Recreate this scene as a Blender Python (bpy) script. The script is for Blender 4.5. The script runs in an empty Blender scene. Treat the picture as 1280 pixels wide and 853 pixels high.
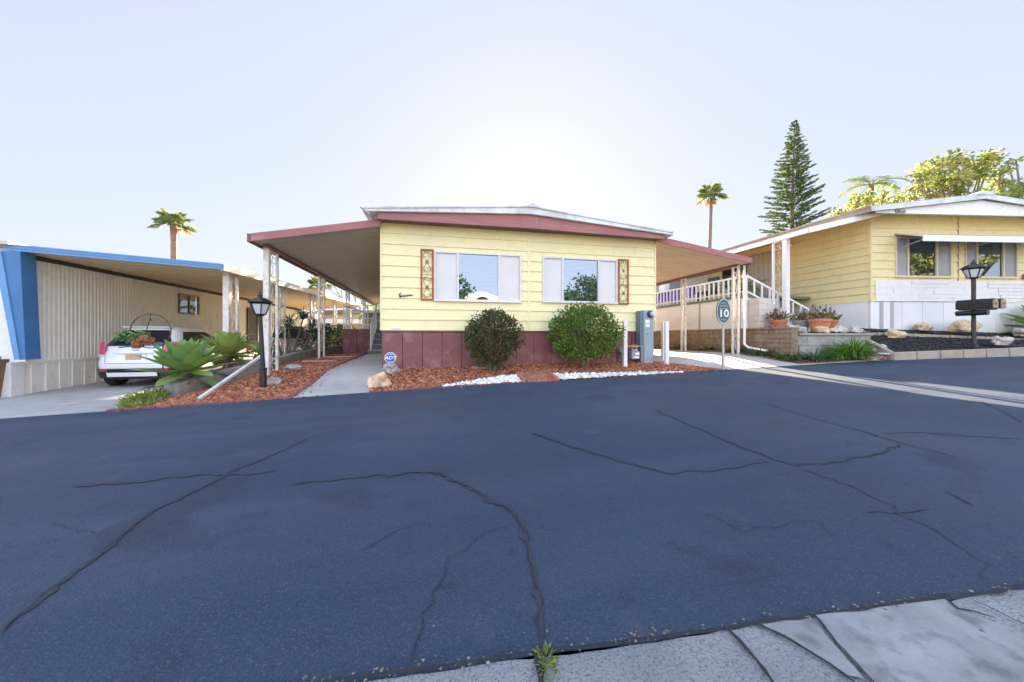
import bpy, bmesh, math, random
from mathutils import Vector, Matrix, noise
random.seed(7)
PI = math.pi
scene = bpy.context.scene
COL = scene.collection

# ------------------------------------------------------------------ survey helpers
# World frame: +X runs along the fronts of the homes, +Y goes back into the lots,
# z = 0 is the eye level of the camera. A bearing (px, py) read off the photograph is
# intersected with a known wall or ground surface to obtain a real position in metres.
FPX = 440.0
YAW = math.radians(12.3)
CA, SA = math.cos(YAW), math.sin(YAW)
HORIZ = 421.0
def ray(px, py):
    c = (px - 640) / FPX
    return Vector((c * CA + SA, -c * SA + CA, (HORIZ - py) / FPX))
def at_y(px, py, y):
    r = ray(px, py); return r * (y / r.y)
def at_x(px, py, x):
    r = ray(px, py); return r * (x / r.x)
def on(px, py, fn):
    r = ray(px, py); lo = 0.3; prev = lo
    t = lo
    while t < 60:
        p = r * t
        if p.z < fn(p.x, p.y):
            a, b = prev, t
            for _ in range(30):
                m = (a + b) / 2; q = r * m
                if q.z < fn(q.x, q.y): b = m
                else: a = m
            return r * b
        prev = t; t += 0.05
    return r * 60
def lerp(a, b, t): return a + (b - a) * t
def interp(pts, x):
    if x <= pts[0][0]: return pts[0][1]
    for (x0, y0), (x1, y1) in zip(pts, pts[1:]):
        if x <= x1: return lerp(y0, y1, (x - x0) / (x1 - x0))
    return pts[-1][1]
def rnd(a, b): return random.uniform(a, b)

# ------------------------------------------------------------------ ground profile
EDGE = 6.15
ZE = [(-60, -2.6), (-12, -1.36), (-5.77, -1.119), (-2.2, -.97), (.21, -.868), (5, -.72), (7.75, -.63), (10.5, -.545), (15.07, -.42), (60, 1.0)]
def ze(x): return (interp(ZE, x - .8) + interp(ZE, x) + interp(ZE, x + .8)) / 3
def road_z(x, y): return ze(x) - .02 * (EDGE - y)
RB = [(6.15, 0), (7.25, .12), (8.2, .28), (11.4, .38), (14.6, .41), (40, .45)]
def left_bed_z(x, y): return ze(x) + interp(RB, y) * lerp(1, min(1, max(0, (x + 4.7) / 1.5)), min(1, max(0, (9.6 - y) / 1.4)))
def front_bed_z(x, y): return ze(x) + max(0, (y - EDGE) / 1.47) * (.25 - .022 * (x + 1.07))
def drive_left_z(x, y): return lerp(ze(x), -1.25 + .028 * (y - 9.8), min(1, (y - EDGE) / 2.4))
def drive_right_z(x, y): return lerp(ze(x), -.6 + .055 * (x - 5.2), min(1, max(0, (y - EDGE) / 1.6)))

# ------------------------------------------------------------------ materials
MATS = {}
def mat(name, col, col2=None, scale=4.0, rough=.6, bump=0.0, bscale=40.0, metal=0.0, spec=.5, detail=6.0,
        col3=None, scale3=60.0, amt3=.5, lo=.35, hi=.65, stretch=None, trans=0.0, island=0.0, coat=0.0):
    if name in MATS: return MATS[name]
    m = bpy.data.materials.new(name); m.use_nodes = True
    nt = m.node_tree; N = nt.nodes; L = nt.links
    b = N['Principled BSDF']
    b.inputs['Roughness'].default_value = rough
    b.inputs['Metallic'].default_value = metal
    b.inputs['Specular IOR Level'].default_value = spec
    b.inputs['Coat Weight'].default_value = coat
    geo = N.new('ShaderNodeNewGeometry')
    vec = geo.outputs['Position']
    if stretch:
        mp = N.new('ShaderNodeMapping'); mp.inputs['Scale'].default_value = stretch
        L.new(vec, mp.inputs['Vector']); vec = mp.outputs['Vector']
    def noise_ramp(sc, l, h):
        n = N.new('ShaderNodeTexNoise'); n.inputs['Scale'].default_value = sc; n.inputs['Detail'].default_value = detail
        L.new(vec, n.inputs['Vector'])
        r = N.new('ShaderNodeMapRange'); r.inputs['From Min'].default_value = l; r.inputs['From Max'].default_value = h
        L.new(n.outputs['Fac'], r.inputs['Value']); return r.outputs['Result']
    def mix(fac, a, bb):
        x = N.new('ShaderNodeMix'); x.data_type = 'RGBA'
        if isinstance(fac, float): x.inputs['Factor'].default_value = fac
        else: L.new(fac, x.inputs['Factor'])
        for s, v in ((6, a), (7, bb)):
            if isinstance(v, tuple): x.inputs[s].default_value = (*v, 1)
            else: L.new(v, x.inputs[s])
        return x.outputs[2]
    c = col
    if col2 is not None: c = mix(noise_ramp(scale, lo, hi), col, col2)
    if col3 is not None:
        f = noise_ramp(scale3, .5, .68)
        mu = N.new('ShaderNodeMath'); mu.operation = 'MULTIPLY'; mu.inputs[1].default_value = amt3
        L.new(f, mu.inputs[0]); c = mix(mu.outputs[0], c, col3)
    if island > 0:
        hs = N.new('ShaderNodeHueSaturation')
        mr = N.new('ShaderNodeMapRange'); mr.inputs['To Min'].default_value = 1 - island; mr.inputs['To Max'].default_value = 1 + island
        L.new(geo.outputs['Random Per Island'], mr.inputs['Value']); L.new(mr.outputs['Result'], hs.inputs['Value'])
        mh = N.new('ShaderNodeMapRange'); mh.inputs['To Min'].default_value = .5 - .04 * island; mh.inputs['To Max'].default_value = .5 + .04 * island
        L.new(geo.outputs['Random Per Island'], mh.inputs['Value']); L.new(mh.outputs['Result'], hs.inputs['Hue'])
        if isinstance(c, tuple): hs.inputs['Color'].default_value = (*c, 1)
        else: L.new(c, hs.inputs['Color'])
        c = hs.outputs['Color']
    if isinstance(c, tuple): b.inputs['Base Color'].default_value = (*c, 1)
    else: L.new(c, b.inputs['Base Color'])
    if bump > 0:
        n = N.new('ShaderNodeTexNoise'); n.inputs['Scale'].default_value = bscale; n.inputs['Detail'].default_value = 5
        L.new(vec, n.inputs['Vector'])
        bp = N.new('ShaderNodeBump'); bp.inputs['Strength'].default_value = bump; bp.inputs['Distance'].default_value = .02
        L.new(n.outputs['Fac'], bp.inputs['Height']); L.new(bp.outputs['Normal'], b.inputs['Normal'])
    if trans > 0:
        t = N.new('ShaderNodeBsdfTranslucent')
        if isinstance(c, tuple): t.inputs['Color'].default_value = (*c, 1)
        else: L.new(c, t.inputs['Color'])
        ms = N.new('ShaderNodeMixShader'); ms.inputs[0].default_value = trans
        L.new(b.outputs[0], ms.inputs[1]); L.new(t.outputs[0], ms.inputs[2])
        L.new(ms.outputs[0], N['Material Output'].inputs['Surface'])
    MATS[name] = m
    return m
def glass(name, tint, refl, rough=.0):
    if name in MATS: return MATS[name]
    m = bpy.data.materials.new(name); m.use_nodes = True
    nt = m.node_tree; N = nt.nodes; L = nt.links
    N.remove(N['Principled BSDF'])
    t = N.new('ShaderNodeBsdfTransparent'); t.inputs[0].default_value = (*tint, 1)
    g = N.new('ShaderNodeBsdfGlossy'); g.inputs['Roughness'].default_value = rough; g.inputs['Color'].default_value = (.80, .90, 1, 1)
    fr = N.new('ShaderNodeFresnel'); fr.inputs['IOR'].default_value = 1.5
    ad = N.new('ShaderNodeMath'); ad.operation = 'ADD'; ad.use_clamp = True; ad.inputs[1].default_value = refl
    L.new(fr.outputs[0], ad.inputs[0])
    ms = N.new('ShaderNodeMixShader')
    L.new(ad.outputs[0], ms.inputs[0]); L.new(t.outputs[0], ms.inputs[1]); L.new(g.outputs[0], ms.inputs[2])
    L.new(ms.outputs[0], N['Material Output'].inputs['Surface'])
    MATS[name] = m
    return m

YEL = mat('pale yellow siding paint', (.86, .79, .44), (.82, .76, .46), scale=1.0, rough=.55, bump=.14, bscale=18, col3=(.62, .55, .35), scale3=7, amt3=.2)
YEL2 = mat('golden yellow siding paint', (.80, .68, .36), (.77, .66, .37), scale=1.2, rough=.55, bump=.08, bscale=30, col3=(.5, .42, .24), scale3=7, amt3=.2)
MAUVE = mat('mauve paint', (.215, .078, .080), (.18, .066, .068), scale=2.5, rough=.6, bump=.15, bscale=25, col3=(.36, .20, .19), scale3=4, amt3=.5)
MAUVE2 = mat('mauve trim paint', (.35, .135, .125), (.29, .11, .11), scale=3, rough=.5, bump=.1, bscale=20, col3=(.45, .25, .23), scale3=5, amt3=.35, stretch=(.4, 1, 3))
WHITE = mat('white paint', (.83, .82, .81), (.78, .77, .76), scale=3, rough=.5, bump=.05, col3=(.5, .45, .38), scale3=14, amt3=.2)
WHITEP = mat('weathered white roof metal', (.70, .72, .74), (.52, .54, .55), scale=2, rough=.45, bump=.12, bscale=14, col3=(.36, .33, .29), scale3=5, amt3=.45)
RIBW = mat('white ribbed aluminium', (.90, .87, .80), (.86, .83, .76), scale=.8, rough=.45, bump=.05, col3=(.55, .52, .46), scale3=4, amt3=.2)
RUSTW = mat('chipped white iron paint', (.78, .75, .71), (.70, .66, .60), scale=6, rough=.55, col3=(.35, .24, .15), scale3=11, amt3=.5)
BLUE = mat('blue paint', (.05, .175, .40), (.042, .155, .36), scale=2, rough=.5, bump=.05)
LBLUE = mat('light blue paint', (.13, .31, .57), (.115, .28, .53), scale=2, rough=.5)
DARK = mat('dark brown trim', (.035, .03, .028), (.05, .042, .036), rough=.6)
TAUPE = mat('taupe awning underside', (.56, .50, .42), (.52, .465, .39), scale=2, rough=.5, bump=.1, bscale=6)
CREAM = mat('cream awning underside', (.74, .58, .36), (.69, .54, .33), scale=1.5, rough=.5)
BLACKM = mat('black painted metal', (.012, .013, .016), (.02, .021, .025), scale=8, rough=.38, bump=.04)
IRON = mat('black wrought iron', (.03, .025, .02), rough=.5)
RUST = mat('rust orange wood frame', (.40, .105, .04), (.33, .085, .035), scale=8, rough=.6)
SCREEN = mat('pale window screen panel', (.70, .69, .70), (.66, .65, .66), scale=3, rough=.6)
ALU = mat('aluminium window frame', (.62, .62, .63), (.55, .55, .56), scale=10, rough=.35, metal=.2)
DALU = mat('bronze window frame', (.16, .13, .10), (.12, .10, .08), scale=10, rough=.4)
BLIND = mat('pale venetian blind', (.62, .66, .70), rough=.5)
INT = mat('dim room interior', (.10, .10, .11), rough=.8)
CONC = mat('grey concrete', (.42, .42, .42), (.34, .345, .35), scale=1.3, rough=.8, bump=.25, bscale=60, col3=(.24, .24, .25), scale3=5, amt3=.35)
CONCW = mat('pale driveway concrete', (.46, .45, .43), (.39, .385, .38), scale=1.0, rough=.8, bump=.2, bscale=60, col3=(.27, .26, .25), scale3=3, amt3=.3)
CMU = mat('grey concrete block', (.36, .35, .34), (.27, .265, .26), scale=3, rough=.9, bump=.4, bscale=50, col3=(.17, .165, .155), scale3=7, amt3=.5)
CURB = mat('weathered curb concrete', (.42, .36, .30), (.33, .29, .25), scale=3, rough=.9, bump=.4, bscale=40)
LAVA = mat('red lava rock', (.36, .135, .07), (.24, .085, .05), scale=9, rough=.9, island=.55)
LAVAG = mat('red lava grit', (.17, .06, .042), (.10, .04, .03), scale=25, rough=.95, bump=.8, bscale=60)
PEB = mat('white pebble', (.72, .72, .73), (.58, .58, .60), scale=20, rough=.6, island=.35)
PEBG = mat('grey pebble grit', (.13, .12, .125), (.07, .065, .07), scale=30, rough=.9, bump=.8, bscale=60)
MULCH = mat('black mulch chip', (.026, .025, .03), (.045, .042, .046), scale=9, rough=.75, island=.5)
MULCHG = mat('black mulch ground', (.016, .016, .019), (.03, .029, .032), scale=25, rough=.9, bump=.8, bscale=50)
SOIL = mat('brown soil', (.12, .08, .055), (.08, .055, .04), scale=6, rough=.95, bump=.6, bscale=40)
GROUND = mat('dry earth', (.20, .17, .12), (.14, .13, .09), scale=.5, rough=.95, bump=.4, bscale=8)
BRICK = mat('red edging brick', (.36, .13, .09), (.28, .11, .08), scale=8, rough=.85, bump=.4, bscale=50, island=.2)
TERRA = mat('terracotta', (.50, .17, .08), (.42, .14, .07), scale=8, rough=.75, bump=.1)
STONE_Y = mat('tan sandstone', (.55, .40, .23), (.62, .53, .40), scale=7, rough=.85, bump=.6, bscale=18, col3=(.34, .2, .1), scale3=12, amt3=.5)
STONE_W = mat('pale limestone', (.56, .52, .47), (.44, .40, .36), scale=6, rough=.85, bump=.6, bscale=18, col3=(.26, .23, .2), scale3=10, amt3=.5)
STONE_O = mat('orange quartz rock', (.62, .36, .17), (.70, .60, .47), scale=9, rough=.8, bump=.7, bscale=22, col3=(.36, .17, .07), scale3=13, amt3=.4)
STONE_G = mat('grey rock', (.33, .31, .30), (.45, .43, .41), scale=9, rough=.85, bump=.6, bscale=22, col3=(.12, .11, .10), scale3=14, amt3=.6)
VENEER = mat('white painted stone veneer', (.80, .79, .78), (.74, .73, .72), scale=6, rough=.7, bump=.5, bscale=14)
WSKIRT = mat('white skirting', (.78, .79, .81), (.73, .74, .76), scale=1.5, rough=.6, bump=.06)
UTIL = mat('blue grey utility steel', (.30, .38, .44), (.27, .35, .41), scale=4, rough=.45)
UTILD = mat('dark blue grey steel', (.13, .18, .22), rough=.5)
GALV = mat('galvanised steel', (.42, .44, .46), (.36, .38, .40), scale=12, rough=.4, metal=.5)
BRASS = mat('brass fitting', (.42, .22, .10), rough=.45, metal=.4)
SIGNT = mat('dark teal sign face', (.035, .085, .11), (.03, .075, .10), rough=.4)
SIGNW = mat('pale sign lettering', (.68, .80, .86), rough=.5)
SIGNB = mat('royal blue sign face', (.02, .11, .42), rough=.35)
PUREW = mat('bright white lettering', (.85, .85, .86), rough=.5)
WOOD = mat('weathered brown wood', (.26, .13, .06), (.18, .09, .045), scale=6, rough=.75, stretch=(1, 1, 8))
PURPLE = mat('purple cloth', (.17, .08, .48), (.13, .055, .40), rough=.8)
LAMPG = mat('frosted lamp glass', (.62, .66, .72), rough=.25)
DOORD = mat('dark screen door', (.05, .045, .04), rough=.5)
DOORW = mat('tan security door', (.50, .43, .33), rough=.5)
CARP = mat('white car paint', (.80, .81, .83), rough=.22, coat=.6)
CARS = mat('silver car paint', (.40, .41, .43), rough=.3, metal=.5, coat=.5)
CARG = mat('dark car glass', (.012, .016, .028), rough=.06, spec=.8)
CARB = mat('black car plastic', (.02, .021, .026), rough=.5)
TAIL = mat('pink red tail lamp lens', (.62, .04, .14), rough=.12, coat=.6)
TAILR = mat('red reflector lens', (.55, .02, .03), rough=.15, coat=.5)
TYRE = mat('tyre rubber', (.018, .018, .02), rough=.8)
AGAVE = mat('agave leaf', (.21, .35, .10), (.34, .42, .11), scale=2.2, rough=.5, island=.22, trans=.12, col3=(.44, .38, .12), scale3=9, amt3=.55, bump=.15, bscale=30)
AGAVED = mat('blue green agave leaf', (.16, .33, .12), (.28, .42, .11), scale=2.0, rough=.5, island=.25, trans=.12, col3=(.30, .30, .11), scale3=10, amt3=.5, bump=.15, bscale=30)
DRYLEAF = mat('dry brown leaf', (.34, .20, .09), (.24, .14, .07), scale=8, rough=.75, spec=.2)
SHRUB1 = mat('dull olive shrub leaf', (.090, .112, .048), (.13, .105, .06), scale=2.2, rough=.75, spec=.2, island=.5, trans=.2, col3=(.09, .13, .03), scale3=5, amt3=.6)
SHRUB2 = mat('fresh green shrub leaf', (.15, .24, .045), (.10, .18, .04), scale=2.2, rough=.75, spec=.2, island=.5, trans=.25, col3=(.30, .25, .07), scale3=5, amt3=.4)
LILY = mat('strappy green leaf', (.17, .33, .05), (.12, .25, .04), scale=4, rough=.45, island=.4, trans=.3)
LILYD = mat('dark strappy leaf', (.085, .17, .04), (.06, .12, .035), scale=4, rough=.5, island=.4, trans=.25)
WEED = mat('bright weed leaf', (.24, .30, .05), (.16, .24, .05), scale=9, rough=.6, island=.4, trans=.3)
DARKLEAF = mat('dark hedge leaf', (.035, .07, .03), (.05, .10, .04), scale=3, rough=.75, spec=.2, island=.5, trans=.2)
YLEAF = mat('yellow green tree leaf', (.44, .44, .13), (.20, .28, .085), scale=.7, rough=.5, island=.4, trans=.5, col3=(.64, .53, .16), scale3=1.2, amt3=.65)
GLEAF = mat('sage green tree leaf', (.24, .32, .13), (.32, .36, .10), scale=.7, rough=.75, spec=.2, island=.4, trans=.45)
PINE = mat('norfolk pine needles', (.085, .145, .08), (.13, .175, .075), scale=.5, rough=.75, spec=.2, island=.4, trans=.25)
FROND = mat('palm frond green', (.20, .28, .12), (.30, .33, .13), scale=1, rough=.75, spec=.2, island=.4, trans=.4)
FRONDD = mat('dry palm skirt', (.52, .38, .19), (.58, .42, .20), scale=2, rough=.7, island=.3, trans=.3)
BARK = mat('grey brown bark', (.23, .18, .14), (.15, .115, .09), scale=9, rough=.9, bump=.7, bscale=30)
BARKP = mat('red brown palm trunk', (.33, .20, .14), (.22, .13, .09), scale=5, rough=.9, bump=.8, bscale=25)
PINKF = mat('pink succulent rosette', (.30, .16, .12), (.20, .20, .10), scale=9, rough=.6, island=.4)
ROOFT = mat('brown ridged roof sheet', (.36, .31, .27), (.27, .23, .20), scale=3, rough=.6, bump=.3, bscale=14)
BRICKW = mat('weathered brown brick', (.30, .21, .14), (.21, .15, .11), scale=3, rough=.9, bump=.5, bscale=40, col3=(.40, .35, .30), scale3=7, amt3=.5)
TAN = mat('tan ribbed siding', (.56, .45, .28), (.51, .41, .26), scale=2, rough=.5)
CRACK = mat('tar filled crack', (.013, .016, .024), (.022, .026, .036), scale=30, rough=.85)
CRACKL = mat('old tar seam', (.022, .029, .046), (.030, .038, .058), scale=20, rough=.8)
GLASSW = glass('reflective window glass', (.50, .57, .65), .27)
GLASSD = glass('dark reflective glass', (.35, .36, .36), .16)

def asphalt_mat():
    m = bpy.data.materials.new('sealed asphalt'); m.use_nodes = True
    nt = m.node_tree; N = nt.nodes; L = nt.links; b = N['Principled BSDF']; geo = N.new('ShaderNodeNewGeometry'); P = geo.outputs['Position']
    def noi(sc, lo, hi, stretch=None, det=6, tmin=0.0, tmax=1.0):
        v = P
        if stretch:
            mp = N.new('ShaderNodeMapping'); mp.inputs['Scale'].default_value = stretch; mp.inputs['Rotation'].default_value = (0, 0, .12); L.new(P, mp.inputs['Vector']); v = mp.outputs['Vector']
        n = N.new('ShaderNodeTexNoise'); n.inputs['Scale'].default_value = sc; n.inputs['Detail'].default_value = det; L.new(v, n.inputs['Vector'])
        r = N.new('ShaderNodeMapRange'); r.interpolation_type = 'SMOOTHSTEP'
        for k_, q in (('From Min', lo), ('From Max', hi), ('To Min', tmin), ('To Max', tmax)): r.inputs[k_].default_value = q
        L.new(n.outputs['Fac'], r.inputs['Value']); return r.outputs['Result']
    def mix(f, a, c):
        x = N.new('ShaderNodeMix'); x.data_type = 'RGBA'; L.new(f, x.inputs['Factor'])
        for sl, v in ((6, a), (7, c)):
            if isinstance(v, tuple): x.inputs[sl].default_value = (*v, 1)
            else: L.new(v, x.inputs[sl])
        return x.outputs[2]
    c = mix(noi(.55, .3, .7), (.019, .040, .080), (.038, .062, .106))            # old sealer, worn and fresh
    c = mix(noi(1.0, .45, .75, (.25, 1.6, 1), 4, 0, .55), c, (.052, .072, .118))  # wheel wear along the street
    c = mix(noi(1.6, .60, .72, None, 3, 0, .6), c, (.018, .028, .055))            # dark stains
    c = mix(noi(9, .62, .74, None, 4, 0, .45), c, (.016, .024, .045))
    c = mix(noi(4.5, .62, .78, (1, .5, 1), 8, 0, .5), c, (.075, .085, .115))      # dusty scuffs
    v = N.new('ShaderNodeTexVoronoi'); v.inputs['Scale'].default_value = 190; L.new(P, v.inputs['Vector'])
    sp = N.new('ShaderNodeMapRange'); sp.inputs['From Min'].default_value = .80; sp.inputs['From Max'].default_value = .96; sp.inputs['To Max'].default_value = .42
    sx = N.new('ShaderNodeSeparateColor'); L.new(v.outputs['Color'], sx.inputs[0]); L.new(sx.outputs[0], sp.inputs['Value'])
    c = mix(sp.outputs['Result'], c, (.10, .115, .145))
    sp2 = N.new('ShaderNodeMapRange'); sp2.inputs['From Min'].default_value = .78; sp2.inputs['From Max'].default_value = .9; sp2.inputs['To Max'].default_value = .4
    L.new(sx.outputs[1], sp2.inputs['Value']); c = mix(sp2.outputs['Result'], c, (.012, .018, .034))
    L.new(c, b.inputs['Base Color']); L.new(noi(1.1, .3, .7, None, 4, .55, .8), b.inputs['Roughness']); b.inputs['Specular IOR Level'].default_value = .28
    n2 = N.new('ShaderNodeTexNoise'); n2.inputs['Scale'].default_value = 120; n2.inputs['Detail'].default_value = 4; L.new(P, n2.inputs['Vector'])
    bp = N.new('ShaderNodeBump'); bp.inputs['Strength'].default_value = .5; bp.inputs['Distance'].default_value = .012; L.new(n2.outputs['Fac'], bp.inputs['Height']); L.new(bp.outputs['Normal'], b.inputs['Normal'])
    return m
ASPH = asphalt_mat()
def gutter_mat():
    return mat('worn gutter concrete', (.28, .30, .335), (.19, .205, .235), scale=2.2, rough=.85, bump=.6, bscale=110, col3=(.08, .085, .1), scale3=120, amt3=.75)
GUT = gutter_mat()
GUTS = mat('smooth patched concrete', (.30, .32, .35), (.21, .225, .25), scale=5, rough=.75, bump=.15, bscale=70, col3=(.07, .075, .09), scale3=13, amt3=.6)

# ------------------------------------------------------------------ mesh builder
class MB:
    def __init__(s): s.v = []; s.f = []; s.smooth = False
    def add(s, vs, fs):
        o = len(s.v); s.v += [tuple(p) for p in vs]; s.f += [tuple(i + o for i in f) for f in fs]; return s
    def box(s, x0, x1, y0, y1, z0, z1):
        return s.add([(x0, y0, z0), (x1, y0, z0), (x1, y1, z0), (x0, y1, z0), (x0, y0, z1), (x1, y0, z1), (x1, y1, z1), (x0, y1, z1)],
                     [(0, 3, 2, 1), (4, 5, 6, 7), (0, 1, 5, 4), (1, 2, 6, 5), (2, 3, 7, 6), (3, 0, 4, 7)])
    def bar(s, a, b, w, h, up=(0, 0, 1)):
        a = Vector(a); b = Vector(b); d = (b - a).normalized(); up = Vector(up)
        if abs(d.dot(up)) > .98: up = Vector((0, 1, 0))
        r = d.cross(up).normalized() * w / 2; u = r.cross(d).normalized() * h / 2
        vs = [a - r - u, a + r - u, a + r + u, a - r + u, b - r - u, b + r - u, b + r + u, b - r + u]
        return s.add(vs, [(0, 1, 2, 3), (7, 6, 5, 4), (0, 4, 5, 1), (1, 5, 6, 2), (2, 6, 7, 3), (3, 7, 4, 0)])
    def tube(s, pts, r, n=8, cap=True):
        pts = [Vector(p) for p in pts]; k = len(pts)
        rs = r if isinstance(r, (list, tuple)) else [r] * k
        prev = None; rings = []
        vs = []
        for i, p in enumerate(pts):
            d = (pts[min(i + 1, k - 1)] - pts[max(i - 1, 0)]).normalized()
            if prev is None:
                a = d.cross(Vector((0, 0, 1)))
                if a.length < .05: a = d.cross(Vector((0, 1, 0)))
            else:
                a = prev - d * prev.dot(d)
            a.normalize(); prev = a; b = d.cross(a)
            for j in range(n):
                t = 2 * PI * j / n
                vs.append(p + (a * math.cos(t) + b * math.sin(t)) * rs[i])
        fs = []
        for i in range(k - 1):
            for j in range(n):
                fs.append((i * n + j, i * n + (j + 1) % n, (i + 1) * n + (j + 1) % n, (i + 1) * n + j))
        if cap:
            fs.append(tuple(reversed(range(n)))); fs.append(tuple((k - 1) * n + j for j in range(n)))
        return s.add(vs, fs)
    def lathe(s, c, prof, n=16):
        c = Vector(c); vs = []; fs = []
        for r, z in prof:
            for j in range(n):
                t = 2 * PI * j / n; vs.append(c + Vector((r * math.cos(t), r * math.sin(t), z)))
        k = len(prof)
        for i in range(k - 1):
            for j in range(n):
                fs.append((i * n + j, i * n + (j + 1) % n, (i + 1) * n + (j + 1) % n, (i + 1) * n + j))
        fs.append(tuple(reversed(range(n)))); fs.append(tuple((k - 1) * n + j for j in range(n)))
        return s.add(vs, fs)
    def prism(s, pts, ax, t):
        """closed outline pts (3D, planar) extruded by vector ax*t"""
        pts = [Vector(p) for p in pts]; n = len(pts); d = Vector(ax) * t
        return s.add(pts + [p + d for p in pts],
                     [tuple(range(n)), tuple(reversed(range(n, 2 * n)))] + [(i, i + n, (i + 1) % n + n, (i + 1) % n) for i in range(n)])
    def rock(s, c, rx, ry, rz, seed=0, sub=2, rough=.28, flat=.55):
        bm = bmesh.new(); bmesh.ops.create_icosphere(bm, subdivisions=sub, radius=1)
        vs = []
        for v in bm.verts:
            p = v.co.copy(); q = p * 1.3 + Vector((seed * 7.3, seed * 3.1, seed * 1.7))
            k = 1 + rough * noise.noise(q) * 1.6 + rough * .5 * noise.noise(q * 2.7)
            p *= k
            if p.z < -flat: p.z = -flat
            vs.append((c[0] + p.x * rx, c[1] + p.y * ry, c[2] + p.z * rz))
        fs = [tuple(v.index for v in f.verts) for f in bm.faces]; bm.free()
        return s.add(vs, fs)
    def chip(s, c, r, sq=.6):
        """small angular stone: jittered octahedron"""
        a = rnd(0, PI); ca, sa = math.cos(a), math.sin(a)
        vs = []
        for p in ((1, 0, 0), (-1, 0, 0), (0, 1, 0), (0, -1, 0), (0, 0, 1), (0, 0, -1)):
            x, y, z = [q + rnd(-.35, .35) for q in p]
            z *= sq
            vs.append((c[0] + (x * ca - y * sa) * r, c[1] + (x * sa + y * ca) * r, c[2] + z * r))
        return s.add(vs, [(0, 2, 4), (2, 1, 4), (1, 3, 4), (3, 0, 4), (2, 0, 5), (1, 2, 5), (3, 1, 5), (0, 3, 5)])
    def leaf(s, c, d, w, l, up=None):
        d = Vector(d).normalized(); up = up or Vector((rnd(-1, 1), rnd(-1, 1), rnd(-.3, 1)))
        r = d.cross(up)
        if r.length < .01: r = Vector((1, 0, 0))
        r.normalize(); n = r.cross(d) * .12 * l; c = Vector(c)
        return s.add([c, c + d * l * .5 + r * w * .5 + n, c + d * l, c + d * l * .5 - r * w * .5 + n], [(0, 1, 2, 3)])
    def grid(s, fn, nu, nv):
        vs = [fn(i / nu, j / nv) for j in range(nv + 1) for i in range(nu + 1)]
        return s.add(vs, [(j * (nu + 1) + i, j * (nu + 1) + i + 1, (j + 1) * (nu + 1) + i + 1, (j + 1) * (nu + 1) + i) for j in range(nv) for i in range(nu)])
    def build(s, name, m, parent=None, smooth=False, bevel=0.0, origin=None):
        me = bpy.data.meshes.new(name)
        root = Vector((0, 0, 0))
        q = parent
        while q is not None: root += q.location; q = q.parent
        loc = Vector((0, 0, 0))
        if parent is None:
            if origin is None:
                xs = [p[0] for p in s.v]; ys = [p[1] for p in s.v]; zs = [p[2] for p in s.v]
                origin = ((min(xs) + max(xs)) / 2, (min(ys) + max(ys)) / 2, min(zs))
            loc = Vector(origin)
        off = root + loc
        me.from_pydata([(p[0] - off.x, p[1] - off.y, p[2] - off.z) for p in s.v], [], s.f)
        me.update(); me.validate()
        if smooth: me.polygons.foreach_set('use_smooth', [True] * len(me.polygons))
        me.materials.append(m)
        o = bpy.data.objects.new(name, me); COL.objects.link(o)
        o.location = loc
        if parent: o.parent = parent
        if bevel > 0:
            b = o.modifiers.new('bevel', 'BEVEL'); b.width = bevel; b.segments = 2; b.limit_method = 'ANGLE'
        return o
def tag(o, label=None, cat=None, group=None, kind=None):
    if label: o['label'] = label
    if cat: o['category'] = cat
    if group: o['group'] = group
    if kind: o['kind'] = kind
    return o
def thing(name, label, cat, loc, group=None):
    o = bpy.data.objects.new(name, None); COL.objects.link(o); o.location = loc; o.empty_display_size = .2
    return tag(o, label, cat, group)
def text_mesh(name, txt, size, m, parent, origin, xdir, zdir, shear=0.0, thick=.002, align='CENTER', sx=1.0):
    """flat lettering laid on a plane spanned by xdir (reading) and zdir (up)"""
    cu = bpy.data.curves.new(name, 'FONT'); cu.body = txt; cu.size = size; cu.shear = shear
    cu.align_x = align; cu.align_y = 'CENTER'; cu.extrude = thick; cu.offset = size * .018
    to = bpy.data.objects.new(name, cu); COL.objects.link(to)
    dg = bpy.context.evaluated_depsgraph_get()
    me = bpy.data.meshes.new_from_object(to.evaluated_get(dg))
    bpy.data.objects.remove(to); bpy.data.curves.remove(cu)
    xd = Vector(xdir).normalized(); zd = Vector(zdir).normalized(); nd = xd.cross(zd)
    o3 = Vector(origin); b = MB()
    b.add([o3 + xd * v.co.x * sx + zd * v.co.y + nd * v.co.z for v in me.vertices], [tuple(p.vertices) for p in me.polygons])
    bpy.data.meshes.remove(me)
    return b.build(name, m, parent)
def spiral(c, r0, r1, a0, a1, ux, uz, n=14):
    c = Vector(c); ux = Vector(ux); uz = Vector(uz)
    return [c + (ux * math.cos(lerp(a0, a1, i / n)) + uz * math.sin(lerp(a0, a1, i / n))) * lerp(r0, r1, i / n) for i in range(n + 1)]

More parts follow.
